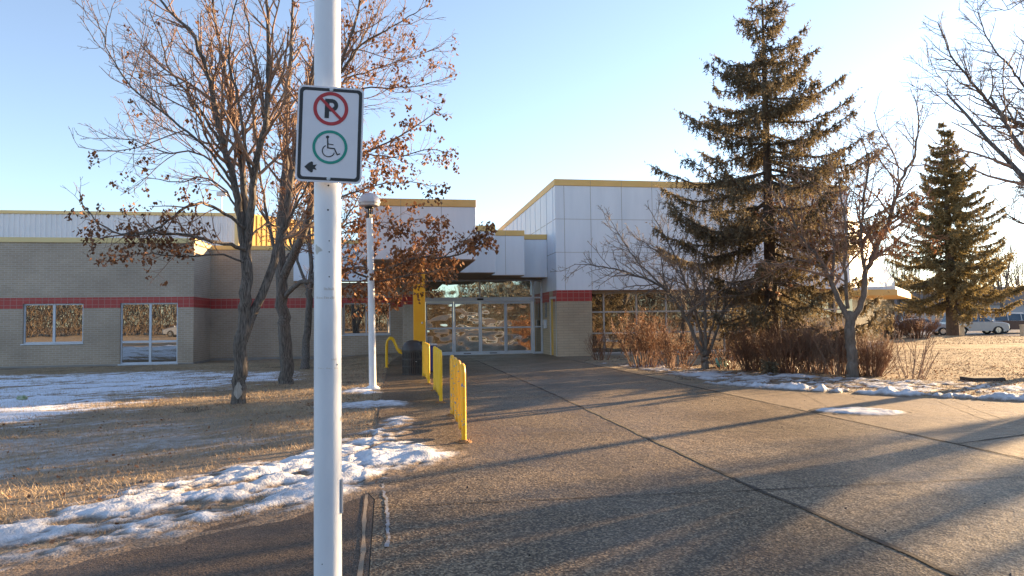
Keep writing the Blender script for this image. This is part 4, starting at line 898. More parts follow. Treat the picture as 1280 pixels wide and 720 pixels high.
L2 = [([b2-np.array([0,0,.1])]+pix(d2, [(358,450,0),(356,410,0),(352,375,0),(352,345,0)]), .168, .130, False),
 (pix(d2, [(352,350,0),(350,310,.1),(352,270,.2),(356,225,.3),(358,160,.4),(362,90,.5),(365,20,.6),(366,-30,.6)]), .125, .02, True),
 (pix(d2, [(353,352,0),(362,330,-.1),(376,300,-.3),(388,262,-.5),(398,200,-.6),(405,130,-.8),(420,95,-.8),(432,65,-.9),(446,20,-.9),(452,-25,-.9)]), .105, .016, True),
 (pix(d2, [(428,90,-.8),(450,55,-.8),(468,20,-.7),(482,-10,-.7)]), .03, .008, True),
 (pix(d2, [(420,98,-.8),(448,60,-1.2),(475,42,-1.3),(510,22,-1.4),(540,5,-1.5)]), .03, .007, True),
 (pix(d2, [(402,165,-.6),(428,104,.2),(470,86,.4),(505,74,.6),(548,60,.8)]), .03, .007, True),
 (pix(d2, [(400,190,-.6),(440,118,-.3),(480,110,-.2),(525,108,.0),(560,96,.2)]), .03, .006, True),
 (pix(d2, [(390,255,-.5),(420,205,-1.0),(460,190,-1.3),(500,170,-1.5),(535,148,-1.6),(552,136,-1.6)]), .035, .008, 2),
 (pix(d2, [(398,215,-.6),(440,192,.3),(495,196,.6),(540,186,.8),(566,196,.8)]), .03, .007, 2),
 (pix(d2, [(385,275,-.5),(420,250,-1.1),(470,232,-1.4),(510,228,-1.6),(545,232,-1.6)]), .028, .006, 2),
 (pix(d2, [(378,296,-.3),(410,290,-.8),(450,275,-1.2),(490,285,-1.5),(520,275,-1.5),(552,280,-1.4)]), .028, .006, 2),
 (pix(d2, [(354,372,0),(364,362,-.3),(378,352,-.7),(400,352,-1.1),(440,335,-1.6),(480,338,-1.9),(520,322,-2.1),(555,322,-2.2),(590,312,-2.2),(612,300,-2.2)]), .060, .010, 2),
 (pix(d2, [(440,336,-1.6),(470,352,-1.8),(500,346,-2.2),(535,340,-2.5),(560,335,-2.5)]), .026, .006, 2),
 (pix(d2, [(480,338,-1.9),(505,325,-1.4),(535,300,-1.2),(548,290,-1.2)]), .022, .006, 2),
 (pix(d2, [(555,322,-2.2),(575,305,-2.4),(590,292,-2.4),(605,288,-2.4)]), .014, .005, 2),
 (pix(d2, [(354,345,0),(340,300,.4),(330,250,.6),(322,190,.8),(318,120,.9)]), .05, .010, True),
 (pix(d2, [(352,330,0),(370,310,.8),(392,318,1.2),(412,330,1.4)]), .03, .007, True),
 (pix(d2, [(358,180,.4),(376,140,.8),(386,90,1.0),(392,30,1.2)]), .035, .008, True),
 (pix(d2, [(400,350,-1.1),(425,362,-1.0),(455,350,-.9),(490,356,-.9)]), .022, .005, 2)]
def leaf2(p):
    if p[0] > -1.55 and p[2] < 3.7: return .92
    if p[0] > -2.0 and 3.7 <= p[2] < 6.0: return .55
    return .075
bare_tree("ash_tree", b2, "stout lawn tree behind the sign, its low branches full of hanging orange brown leaves", "tree", "bare trees on the lawn by the brick wing", L2, ASH, 23, leaf2, "orange_leaf", leaf_kw=dict(size=(.05,.11), per=(6,11), spread=.13))
d3 = 23.9; b3 = drop(G(381, 455.5))
L3 = [([b3-np.array([0,0,.1])]+pix(d3, [(383,430,0),(386,395,0),(387,362,0)]), .145, .105, False),
 (pix(d3, [(387,366,0),(389,330,.1),(386,280,.2),(388,225,.3),(384,160,.4)]), .085, .02, True),
 (pix(d3, [(387,362,0),(398,330,-.4),(418,295,-.7),(440,262,-1.0),(455,235,-1.0)]), .06, .012, True),
 (pix(d3, [(387,370,0),(375,335,.3),(362,300,.5),(350,262,.6),(345,220,.6)]), .06, .012, True),
 (pix(d3, [(388,345,0),(410,332,-.6),(440,318,-1.0),(470,310,-1.2)]), .04, .008, True)]
bare_tree("ash_tree", b3, "slimmest lawn tree, its trunk between the stout tree and the white sign pole", "tree", "bare trees on the lawn by the brick wing", L3, ASH, 31, lambda p: .16, "dead_leaf", tw="twig_grey")

# small tree on the right and the multi-stemmed one in front of the hall
CR = dict(sp=(.19,.135,.12), st=(.2,.15,.1), an=((30,62),(30,65),(30,70)), lf=(.6,.5,.5), mx=(1.5,.75,.36), up=(.07,.06,.03), wa=(.12,.16,.18), seg=(6,5,4), rm=(.0075,.0055,.0045), rx=(.035,.013,.007), nn=(5,4,3))
d4 = 15.8; b4 = drop(G(1065, 471))
L4 = [([b4-np.array([0,0,.1])]+pix(d4, [(1065,450,0),(1064,425,0),(1063,400,0),(1065,392,0)]), .128, .110, False),
 (pix(d4, [(1062,400,0),(1050,378,0),(1040,355,.1),(1025,325,.2),(1005,300,.3),(985,262,.3),(975,225,.3)]), .07, .010, True),
 (pix(d4, [(1066,400,0),(1078,375,0),(1082,345,.1),(1092,315,.2),(1112,275,.2),(1122,235,.1),(1142,195,0),(1148,150,-.1),(1142,118,-.2)]), .075, .008, True),
 (pix(d4, [(1082,345,.1),(1076,300,-.2),(1080,250,-.3),(1085,205,-.4),(1075,165,-.4)]), .045, .008, True),
 (pix(d4, [(1040,355,.1),(1042,310,.4),(1032,265,.6),(1020,225,.7),(1010,185,.7)]), .04, .008, True),
 (pix(d4, [(1060,385,0),(1056,340,-.4),(1058,290,-.6),(1050,240,-.8),(1046,200,-.8)]), .045, .008, True),
 (pix(d4, [(1125,235,.1),(1118,195,.2),(1100,165,.3),(1092,140,.3)]), .02, .006, True),
 (pix(d4, [(1090,320,.2),(1110,310,.6),(1135,290,.9),(1160,285,1.0)]), .026, .006, True),
 (pix(d4, [(1030,335,.2),(1000,325,-.2),(970,330,-.4),(945,322,-.5)]), .03, .006, True),
 (pix(d4, [(1012,310,.3),(990,300,.8),(960,280,1.0)]), .022, .006, True)]
bare_tree("small_tree", b4, "small bare tree with a smooth grey trunk forking low, in front of the big spruce", "tree", None, L4, CR, 41, lambda p: .10 if p[2] < 4.4 else .0, "dead_leaf", bark="bark_pale")
d5 = 18.6; b5 = drop(G(882, 462))
L5 = [([b5-np.array([0,0,.1])]+pix(d5, [(882,452,0),(881,440,0)]), .11, .10, False),
 (pix(d5, [(880,446,0),(868,420,-.1),(852,388,-.2),(832,362,-.4),(805,348,-.6),(775,338,-.8),(745,332,-1.0),(718,330,-1.1)]), .06, .007, True),
 (pix(d5, [(881,446,0),(874,410,.2),(862,370,.3),(848,330,.4),(830,295,.4),(812,262,.4)]), .05, .008, True),
 (pix(d5, [(882,446,0),(882,405,-.2),(880,360,-.4),(872,315,-.5),(866,275,-.5)]), .05, .008, True),
 (pix(d5, [(883,446,0),(896,415,0),(906,380,.1),(918,345,.2),(926,305,.2),(938,275,.2)]), .05, .008, True),
 (pix(d5, [(905,384,.1),(925,360,-.3),(948,350,-.5),(975,345,-.6)]), .026, .006, True),
 (pix(d5, [(832,362,-.4),(800,330,-.2),(778,300,-.1),(760,270,0)]), .026, .006, True),
 (pix(d5, [(848,332,.4),(815,310,.8),(785,290,1.0)]), .022, .006, True),
 (pix(d5, [(880,440,0),(893,400,.4),(898,350,.6),(902,300,.7),(898,255,.7)]), .04, .007, True)]
bare_tree("crabapple_tree", b5, "spreading bare tree with several pale stems in front of the hall windows", "tree", None, L5, CR, 47, None, bark="bark_pale", tw="twig_grey")

# ------------------------------------------------------------------ spruces
def spruce(name, base, H, prof, label, seed, trunk_r, mt, z0=.6, n_whorl=26, per=6, tw_gap=.13, needles=9, nl=.075, nw=.017, hang=1.0, lean=(0,0), zskirt=None):
    """prof(t): limb length at height fraction t"""
    rg = np.random.default_rng(seed); t = empty(name, base, label, "tree")
    tb = Tubes(); base = np.asarray(base, float); top = base+[lean[0], lean[1], H]
    tb.add(np.array([base-[0,0,.15], base+(top-base)*.25, base+(top-base)*.5, base+(top-base)*.75, top]), trunk_r, .012, 12); tb.obj("trunk", MATS["spruce_bark"], t)
    lim = Tubes(); NA, ND, NS = [], [], []
    for w in range(n_whorl):
        f = (w/(n_whorl-1))**.92; zf = z0/H+(1-z0/H)*f*.985
        for i in range(per if f < .85 else 4):
            az = 2*np.pi*(i+rg.random()*.8)/per+w*1.3; zz = zf+rg.normal(0, .25)/H; zz = min(max(zz, z0*.6/H), .985)
            Ln = (prof(zz, az) if prof.__code__.co_argcount > 1 else prof(zz))*rg.uniform(.72, 1.13)
            if Ln < .12: Ln = .12
            o = base+(top-base)*zz; hd = np.array([math.cos(az), math.sin(az), 0]); droop = rg.uniform(.10, .30)*(1-.9*zz)+.04
            m = 9; pts = []
            for j in range(m):
                s = j/(m-1); z = (-droop*1.4*math.sin(s*math.pi*.62)+.26*max(0, s-.55)**1.4*1.6)*Ln + (.28*zz*s)*Ln
                pts.append(o+hd*Ln*s+np.array([0, 0, z])+rg.normal(0, .012, 3)*Ln*s)
            pts = np.array(pts); lim.add(pts, max(.010, .016*Ln), .005, 5)
            k = max(3, int(Ln/tw_gap)); sdv = np.array([-hd[1], hd[0], 0])
            for q in range(k):
                s = .10+.90*(q+rg.random()*.6)/k; x = s*(m-1); a = int(min(x, m-2)); p = pts[a]+(pts[a+1]-pts[a])*(x-a); tan = nrm(pts[a+1]-pts[a])
                tl = (.30+.34*Ln*.25)*(1.1-.75*s)*rg.uniform(.6, 1.25)
                for sg in (-1, 1):
                    d = nrm(tan*rg.uniform(.5, 1.0)+sdv*sg*rg.uniform(.5, 1.0)+np.array([0, 0, rg.uniform(-.35, .12)])); NA.append(p); ND.append(d); NS.append(tl)
                    for _h in range(int(hang)+(rg.random() < hang-int(hang))):
                        if f > .95: continue
                        d2_ = nrm(d*.25+np.array([0, 0, -1])+rg.normal(0, .12, 3)); NA.append(p+d*tl*rg.uniform(.1, .8)); ND.append(d2_); NS.append(tl*rg.uniform(.5, 1.15))
            NA.append(pts[-2]); ND.append(nrm(pts[-1]-pts[-2])); NS.append(np.linalg.norm(pts[-1]-pts[-2])*1.5+.1)
    lim.obj("limbs", MATS["spruce_bark"], t)
    A = np.array(NA); D = np.array(ND); S_ = np.array(NS); n = len(A)
    # needles: small triangles all along each twig
    A_ = np.repeat(A, needles, 0); D_ = np.repeat(D, needles, 0); S2 = np.repeat(S_, needles); m = len(A_)
    s = np.tile((np.arange(needles)+.5)/needles, n)+rg.uniform(-.05, .05, m); p = A_+D_*(S2*s)[:, None]
    rnd = rg.normal(0, 1, (m, 3)); perp = np.cross(D_, rnd); perp /= np.linalg.norm(perp, axis=1, keepdims=True)+1e-9
    nd = D_*.75+perp; nd /= np.linalg.norm(nd, axis=1, keepdims=True); wd = np.cross(nd, rg.normal(0, 1, (m, 3))); wd /= np.linalg.norm(wd, axis=1, keepdims=True)+1e-9
    l_ = nl*rg.uniform(.7, 1.3, m)[:, None]
    V = np.stack([p-wd*nw, p+wd*nw, p+nd*l_], 1).reshape(-1, 3)
    # the twig itself, a narrow flat strip
    w2 = np.cross(D, [0.3, .2, .93]); w2 /= np.linalg.norm(w2, axis=1, keepdims=True)+1e-9
    V2 = np.stack([A-w2*.008, A+w2*.008, A+D*S_[:, None]], 1).reshape(-1, 3)
    V = np.concatenate([V, V2]); np_obj("needles", V, np.arange(len(V)).reshape(-1, 3), mt, t)
    return t
bs = drop(G(967, 461))
def prof_big(t, az=0.0):
    c = math.cos(az)*RGT[0]+math.sin(az)*RGT[1]       # towards the right of the picture
    if t < .36:
        lf = float(np.interp(t, [.1, .2, .28, .36], [1.7, 2.1, 2.7, 3.5])); rt = float(np.interp(t, [.1, .2, .26, .36], [3.3, 3.7, 2.3, 2.7]))
        w_ = .5+.5*c; return lf*(1-w_)+rt*w_
    xs_ = [0, .08, .2, .33, .45, .58, .7, .82, .92, 1.0]; ys_ = [3.2, 3.6, 3.75, 3.6, 3.25, 2.5, 1.8, 1.12, .6, .1]
    return float(np.interp(t, xs_, ys_))
spruce("spruce_tree", bs, 10.7, prof_big, "tall dark spruce with drooping boughs, cropped at the top of the picture", 5, .22, MATS["spruce_needle"], z0=1.5, n_whorl=20, per=7, tw_gap=.105, needles=10, nl=.085, nw=.018, hang=1.35)
bs2 = U(1191, 416, 47.0)
def prof_far(t): return float(np.interp(t, [0, .1, .3, .5, .7, .85, 1.0], [4.6, 4.9, 4.1, 3.1, 2.0, 1.1, .1]))
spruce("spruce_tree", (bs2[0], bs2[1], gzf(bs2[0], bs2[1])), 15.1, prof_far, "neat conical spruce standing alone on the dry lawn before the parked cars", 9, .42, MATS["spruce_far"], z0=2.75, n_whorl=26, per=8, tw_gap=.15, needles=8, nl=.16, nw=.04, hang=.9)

# ------------------------------------------------------------------ shrubs
def shrub(name, base, label, group, h, spread, n, mt, seed, leafn=0, leafm="orange_leaf", lean=0.0, cat="shrub", P=None, thin=1.0):
    rg = np.random.default_rng(seed); t = empty(name, base, label, cat, group); st, tw = Tubes(), [Tubes()]; tips = []
    PP = P or dict(sp=(.13,.10), st=(.25,.2), an=((15,42),(20,50)), lf=(.45,.5), mx=(.5,.22), up=(.16,.1), wa=(.10,.14), seg=(4,3), rm=(.0045*thin,.0035*thin), rx=(.006,.004), nn=(3,3))
    for i in range(n):
        a = rg.uniform(0, 2*np.pi); r = spread*math.sqrt(rg.random()); o = np.array(base)+[math.cos(a)*r*.45, math.sin(a)*r*.45, -.05]
        hh = h*rg.uniform(.6, 1.08)*(1-.25*(r/spread)**2); e = np.array(base)+[math.cos(a)*r*1.1+rg.normal(0,.08)+lean*hh, math.sin(a)*r*1.1+rg.normal(0,.08), hh]
        mid = (o+e)/2+[rg.normal(0,.06), rg.normal(0,.06), hh*.06]; ln = smooth_line([o, mid, e], 6); st.add(ln, .010*thin, .004*thin, 4)
        sprout(rg, tw, tips, ln, .008, .004, 0, PP)
    st.obj("stems", MATS[mt], t); tw[0].obj("twigs", MATS[mt], t)
    if leafn:
        pts = [tp for tp, l_, lv in tips]; ii = rg.permutation(len(pts))[:leafn]; leaves("leaves", [pts[i] for i in ii], MATS[leafm], t, seed+1, size=(.035,.07), per=(2,5), spread=.07)
    return t
HG = "brown winter shrubs along the hall"
HED = [(752,450,19.9,1.30,.55,34,"twig_red","low thin shrub against the brick pier",0),
 (805,459,19.4,1.95,.85,70,"twig_red","tall orange leaved shrub before the first hall windows, left of the pale stems",420),
 (845,461,19.3,1.35,.7,55,"twig_red","shrub between the orange leaved one and the pale tree stems",160),
 (910,461,19.2,1.05,.7,55,"twig_red","low shrub just right of the pale tree stems, above the teal bag",60),
 (945,463,18.4,1.25,.75,80,"twig_red","dark brown shrub in front of the spruce trunk",0),
 (985,466,17.4,1.15,.7,80,"twig_red","dense brown shrub above the white plastic bag",0),
 (1020,466,17.2,1.25,.7,85,"twig","tan tipped shrub left of the grey tree trunk",0),
 (1050,468,16.9,1.15,.6,70,"twig","tan shrub right behind the grey tree trunk",0),
 (1088,470,16.2,.95,.55,70,"twig_red","reddish shrub just right of the grey tree trunk, end of the hedge",0)]
for k, (px, py, dd, h, s, n, mt, lb, lf) in enumerate(HED):
    shrub("shrub", drop(G(px, py)), lb, HG, h*(1.0 if k >= 4 else .86), s, int(n*(1.5 if k >= 4 else .8)), mt, 60+k, lf)
shrub("sapling_shrub", drop(G(1140, 473)), "sparse shrub of thin upright shoots standing alone on the dry grass", None, 1.15, .55, 17, "twig", 81, 0, P=dict(sp=(.3,.2), st=(.3,.2), an=((15,35),(20,45)), lf=(.4,.5), mx=(.5,.2), up=(.2,.1), wa=(.06,.1), seg=(4,3), rm=(.005,.004), rx=(.006,.004), nn=(4,3)), thin=1.2)
for k, (px, py, z, h, s, n, lb) in enumerate([(1112,424,0,1.35,1.1,60,"dark clipped bush before the left car's door"), (1148,425,0,1.3,1.1,60,"dark clipped bush before the left car's headlight")]):
    p = G(px, py); p = U(px, 411, 38.0); p = np.array([p[0], p[1], gzf(p[0], p[1])]); shrub("shrub", p, lb, "bushes before the left parked car", h, s, n, "twig_red", 90+k, 0, thin=2.2)

# ------------------------------------------------------------------ parked cars
def car(base, ang, kind, paint, label, group="cars parked beyond the lawn", sc=1.0):
    t = empty("parked_car", base, label, "car", group)
    ca, sa = math.cos(ang), math.sin(ang)
    def X_(p): return np.array([base[0]+(p[0]*ca-p[1]*sa)*sc, base[1]+(p[0]*sa+p[1]*ca)*sc, base[2]+p[2]*sc])
    if kind == 'sedan': low = [(-2.3,.42),(-2.34,.62),(-2.28,.88),(-1.45,.98),(.75,.98),(1.75,.90),(2.2,.78),(2.3,.60),(2.28,.38)]; top = [(-1.75,.97),(-1.05,1.36),(-.2,1.44),(.35,1.40),(1.15,.96)]; wb, wr, W_ = (-1.38,1.42), .32, .88
    elif kind == 'suv': low = [(-2.25,.45),(-2.3,.75),(-2.25,1.02),(-1.45,1.06),(.95,1.05),(1.8,1.0),(2.2,.88),(2.3,.62),(2.28,.42)]; top = [(-2.2,1.04),(-1.95,1.62),(-.5,1.72),(.25,1.66),(1.15,1.05)]; wb, wr, W_ = (-1.35,1.42), .36, .92
    elif kind == 'pickup': low = [(-2.6,.48),(-2.64,.78),(-2.6,1.06),(-.8,1.08),(1.05,1.08),(2.1,1.02),(2.5,.92),(2.6,.66),(2.58,.46)]; top = [(-.85,1.07),(-.65,1.68),(-.1,1.76),(.55,1.72),(1.15,1.07)]; wb, wr, W_ = (-1.6,1.62), .38, .96
    else: low = [(-2.4,.42),(-2.45,.7),(-2.42,1.05),(-1.45,1.08),(1.15,1.06),(2.0,.98),(2.35,.82),(2.42,.6),(2.4,.4)]; top = [(-2.4,1.06),(-2.2,1.66),(-1.0,1.78),(.3,1.74),(1.5,1.05)]; wb, wr, W_ = (-1.4,1.5), .34, .95
    zb = .30
    def arch():                                     # lower outline with wheel arches, front to back
        P = []
        for c in sorted(wb, reverse=True):
            P += [(c+wr*1.18, zb)]+[(c+wr*1.18*math.cos(a), zb+.02+wr*1.05*math.sin(a)) for a in np.linspace(.15, math.pi-.15, 8)]+[(c-wr*1.18, zb)]
        return P
    prof = low+[(low[-1][0], zb)]+arch()+[(low[0][0], zb)]
    def loft(name, secs, mt):
        b = MB(); n = len(secs[0]); v = [X_(p) for s in secs for p in s]; m = len(secs)
        f = [(i*n+j, i*n+(j+1) % n, (i+1)*n+(j+1) % n, (i+1)*n+j) for i in range(m-1) for j in range(n)]+[tuple(range(n)), tuple((m-1)*n+j for j in range(n-1, -1, -1))]
        b.add(v, f); return b.build(name, mt, t, smooth=True, auto=38)
    def sec(y, kx, dz): return [(x*kx, y, z+dz*(1 if z > .5 else 0)) for x, z in prof]
    body = loft("body", [sec(-W_, .975, -.02), sec(-W_*.95, .995, 0), sec(-W_*.5, 1.0, .012), sec(0, 1.012, .018), sec(W_*.5, 1.0, .012), sec(W_*.95, .995, 0), sec(W_, .975, -.02)], MATS[paint])
    tp_ = [(top[0][0]+.04, top[0][1]-.05)]+top+[(top[-1][0]-.04, top[-1][1]-.05)]
    cw = W_*.90
    def tsec(y, in_): return [(x*(1-in_*.10*(z-1)), y*(1-.20*max(0, z-top[0][1])/.6), z-(in_*.02 if z > 1.3 else 0)) for x, z in tp_]
    rp = "car_roof_white" if kind == 'van' else paint
    loft("cabin", [tsec(-cw, 1), tsec(-cw*.55, .2), tsec(0, 0), tsec(cw*.55, .2), tsec(cw, 1)], MATS[rp if kind == 'van' else paint])
    g = MB(); zt = max(z for x, z in top); zl = top[0][1]
    def side_y(z, sg): return sg*cw*(1-.20*max(0, z-zl)/.6)+sg*.012
    segs = {'sedan': [(-1.45,-.35),(-.28,.78)], 'suv': [(-1.95,-1.0),(-.93,-.1),(-.03,.8)], 'pickup': [(-.62,-.05),(.02,.85)], 'van': [(-2.1,-1.1),(-1.02,-.05),(.03,1.1)]}[kind]
    def topz(x): xs_ = [p[0] for p in tp_]; return float(np.interp(x, xs_, [p[1] for p in tp_]))
    for sg in (-1, 1):
        for a, c in segs:
            Q = []
            for x in np.linspace(a, c, 7): Q.append((x, zl+.03))
            for x in np.linspace(c, a, 7): Q.append((x, max(zl+.04, topz(x)-.10)))
            vo = [X_((x, side_y(z, sg), z)) for x, z in Q]; vi = [X_((x, side_y(z, sg)-sg*.02, z)) for x, z in Q]; n = len(Q)
            g.add(vo+vi, [tuple(range(n)), tuple(range(2*n-1, n-1, -1))]+[(i, (i+1) % n, n+(i+1) % n, n+i) for i in range(n)])
    for (xa, za_), (xb, zb_) in ((top[-1], top[-2]), (top[0], top[1])):
        sgn = 1 if xa > 0 else -1; o_ = .014*sgn
        pts = []
        for (x, z, in_) in ((xa, za_+.02, .94), (xb, zb_-.04, .84)):
            pts += [(x+o_, -cw*in_, z+.012), (x+o_, cw*in_, z+.012)]
        v = [X_(p) for p in (pts[0], pts[1], pts[3], pts[2])]; v2 = [X_((p[0]-.03*sgn, p[1], p[2]-.02)) for p in (pts[0], pts[1], pts[3], pts[2])]
        g.add(v+v2, [(0,1,2,3),(7,6,5,4),(0,4,5,1),(1,5,6,2),(2,6,7,3),(3,7,4,0)])
    g.build("windows", MATS["car_glass"], t)
    for c in wb:
        for sg in (-1, 1):
            w = MB(); o = X_((c, sg*(W_-.13), wr)); ax = np.array([-sa, ca, 0])*sg; e1 = np.array([ca, sa, 0]); w.ring(o, e1, (0,0,1), ax, wr*.62*sc, wr*sc, -.11*sc, .11*sc, n=28); tyre = w.build("wheel", MATS["rubber"], t, bevel=.02)
            w = MB(); w.ring(o, e1, (0,0,1), ax, 0, wr*.64*sc, -.05, .075*sc, n=20)
            for q in range(5): a = q*1.2566; dd = e1*math.cos(a)+np.array([0,0,1])*math.sin(a); pp = np.cross(ax, dd); w.frame_prism(o, dd, pp, ax, [(.03,-.03),(wr*.58,-.04),(wr*.58,.04),(.03,.03)], .076*sc, .10*sc)
            w.build("rim", MATS["chrome"], tyre)
    hx = low[-2][0]; hz = low[-3][1]-.06
    for sg in (-1, 1):
        w = MB(); v = [X_((hx-.02-.0*k, sg*y, z)) for k in (0,) for y, z in ((W_*.55, hz-.13), (W_*.93, hz-.10), (W_*.92, hz+.02), (W_*.6, hz))]; v2 = [X_((hx-.45, sg*y, z)) for y, z in ((W_*.55, hz-.13), (W_*.985, hz-.08), (W_*.985, hz+.04), (W_*.6, hz))]
        v = [p+np.array([ca, sa, 0])*.03 for p in v]; w.add(v+v2, [(0,1,2,3),(7,6,5,4),(0,4,5,1),(1,5,6,2),(2,6,7,3),(3,7,4,0)]); w.build("headlight", MATS["headlight"], t)
        w = MB(); w.add([X_((low[0][0]+dx, sg*y, z)) for dx in (-.05,.12) for y, z in ((W_*.7,.72),(W_*.96,.72),(W_*.96,.95),(W_*.7,.95))], [(0,3,2,1),(4,5,6,7),(0,1,5,4),(1,2,6,5),(2,3,7,6),(3,0,4,7)]); w.build("tail_light", MATS["sign_red"], t)
        w = MB(); c_ = X_((top[-1][0]-.25, sg*(W_+.06), zl+.08)); w.lathe(tuple(c_), [(.03,-.07),(.09,-.05),(.10,.04),(.04,.08)], 10); w.build("mirror", MATS[paint], t, smooth=True)
    w = MB(); v = [X_((hx+.03, y, z)) for y, z in ((-W_*.45,hz-.16),(W_*.45,hz-.16),(W_*.45,hz-.03),(-W_*.45,hz-.03))]; v2 = [X_((hx-.2, y, z)) for y, z in ((-W_*.45,hz-.16),(W_*.45,hz-.16),(W_*.45,hz-.03),(-W_*.45,hz-.03))]; w.add(v+v2, [(0,1,2,3),(7,6,5,4),(0,4,5,1),(1,5,6,2),(2,6,7,3),(3,7,4,0)]); w.build("grille", MATS["dark_metal"], t)
    w = MB(); v = [(x, y, z) for x in (low[0][0]-.06, hx+.06) for y in (-W_*.9, W_*.9) for z in (.28,.44)]; 
    for x0_, x1_ in ((low[0][0]-.05, low[0][0]+.2), (hx-.2, hx+.06)):
        vv = [X_((x, y, z)) for z in (.30,.46) for x, y in ((x0_,-W_*.93),(x1_,-W_*.93),(x1_,W_*.93),(x0_,W_*.93))]; w.add(vv, [(0,3,2,1),(4,5,6,7),(0,1,5,4),(1,2,6,5),(2,3,7,6),(3,0,4,7)])
    w.build("bumper", MATS["dark_metal"], t, bevel=.03)
    return t
def cpos(u, dep): p = U(u, 400, dep); return (p[0], p[1], gzf(p[0], p[1])+.01)
ra = -YAW
car(cpos(1150, 57), ra-.25, 'sedan', "car_blue_grey", "blue grey car behind the clipped bushes, leftmost of the parked cars")
car(cpos(1217, 57), ra-.10, 'suv', "car_silver", "silver grey car with its bonnet showing right of the lone spruce trunk")
car(cpos(1271, 60), ra-.18, 'van', "car_maroon", "dark maroon van with a white roof, behind the silver grey car")
for k, (u, v, lb) in enumerate([(1202, 418, "pale wooden post between the lone spruce trunk and the silver grey car"), (1279, 418, "pale wooden post in front of the maroon van at the picture's edge")]):
    p = U(u, v, 51); z = gzf(p[0], p[1]); t = empty("wooden_post", (p[0], p[1], z), lb, "post", "posts along the parking lot")
    b = MB(); b.box(p[0]-.14, p[0]+.14, p[1]-.14, p[1]+.14, z-.2, z+.78); b.build("post", MATS["post_wood"], t, bevel=.02)
    b = MB(); b.box(p[0]-.17, p[0]+.17, p[1]-.17, p[1]+.17, z+.782, z+.86); b.build("cap", MATS["post_wood"], t, bevel=.02)
pk = []
q = [U(1085, 400, 52), U(1420, 400, 50), U(1420, 400, 78), U(1075, 400, 80)]
v, f, X, Y = grid_mesh(np.linspace(min(p[0] for p in q), max(p[0] for p in q), 40), np.linspace(min(p[1] for p in q), max(p[1] for p in q), 40), lambda x, y: gz(x, y)+.02)
fc = v[f].mean(axis=1); f = f[in_poly(fc[:, 0], fc[:, 1], [tuple(p[:2]) for p in q])]
tag(np_obj("parking_lot", v, f, MATS["damp_asphalt"]), kind="structure")

# house and bare trees far behind the cars
def house(base, ang, w, dpt, h, label):
    t = empty("house", base, label, "house"); ca, sa = math.cos(ang), math.sin(ang)
    def X_(x, y, z): return (base[0]+x*ca-y*sa, base[1]+x*sa+y*ca, base[2]+z)
    def bx(b, x0, x1, y0, y1, z0, z1): b.add([X_(x, y, z) for z in (z0, z1) for x, y in ((x0,y0),(x1,y0),(x1,y1),(x0,y1))], [(0,3,2,1),(4,5,6,7),(0,1,5,4),(1,2,6,5),(2,3,7,6),(3,0,4,7)])
    b = MB(); bx(b, -w/2, w/2, -dpt/2, dpt/2, -.3, h); b.build("wall", MATS["house_siding"], t)
    b = MB(); o = .5; b.add([X_(*p) for p in ((-w/2-o,-dpt/2-o,h),(w/2+o,-dpt/2-o,h),(w/2+o,dpt/2+o,h),(-w/2-o,dpt/2+o,h),(-w/2-o,0,h+dpt*.33),(w/2+o,0,h+dpt*.33))], [(0,1,5,4),(2,3,4,5),(0,4,3),(1,2,5),(0,3,2,1)]); b.build("roof", MATS["house_roof"], t)
    for i in range(3):
        b = MB(); x = -w/2+w*(i+.5)/3; bx(b, x-.7, x+.7, -dpt/2-.06, -dpt/2+.02, 1.0, 2.2); wf = b.build("window", MATS["car_roof_white"], t)
        b = MB(); bx(b, x-.6, x+.6, -dpt/2-.08, -dpt/2-.062, 1.1, 2.1); b.build("pane", MATS["car_glass"], wf)
    return t
p = U(1272, 402, 100); house((p[0], p[1], -.32), ra+.1, 17, 8, 3.0, "low blue grey house half hidden behind the maroon van")
p = U(1120, 402, 112); house((p[0], p[1], -.32), ra-.1, 15, 8, 2.9, "pale low house seen through twigs beyond the end of the hall")

FAR = dict(sp=(.75,.5), st=(.2,.15), an=((25,50),(28,60)), lf=(.5,.5), mx=(3.2,1.4), up=(.12,.1), wa=(.08,.12), seg=(5,4), rm=(.022,.016), rx=(.06,.022), nn=(3,3))
def generic_tree(name, base, label, group, H, seed, P, tr_r, spread=.42, bark="bark", tw="twig", n=9, cat="tree", fork=.28):
    rg = np.random.default_rng(seed); base = np.asarray(base, float); fk = base+[rg.normal(0,.1), rg.normal(0,.1), H*fork]
    limbs = [([base-[0,0,.1], (base+fk)/2+rg.normal(0,.04,3), fk], tr_r, tr_r*.75, False)]
    for i in range(n):
        a = 2*np.pi*i/n+rg.uniform(-.3,.3); sp_ = spread*H*rg.uniform(.35,1.0) if i else 0; hh = H*rg.uniform(.82,1.0) if sp_ < .3*H else H*rg.uniform(.6,.85)
        e = base+[math.cos(a)*sp_, math.sin(a)*sp_, hh]; s = base+(fk-base)*rg.uniform(.75,1.0); m1 = s+(e-s)*.35+[math.cos(a)*sp_*.10, math.sin(a)*sp_*.10, 0]; m2 = s+(e-s)*.7+rg.normal(0,.15,3)
        limbs.append(([s, m1, m2, e], tr_r*.5, tr_r*.10, True))
    return bare_tree(name, base, label, cat, group, limbs, P, seed, None, bark=bark, tw=tw)
BGX = [(1048,95,13.5),(1098,84,11.0),(1124,105,13.0),(1150,90,9.5),(1210,96,9.0),(1232,110,14.0),(1252,92,12.5),(1276,104,13.0)]
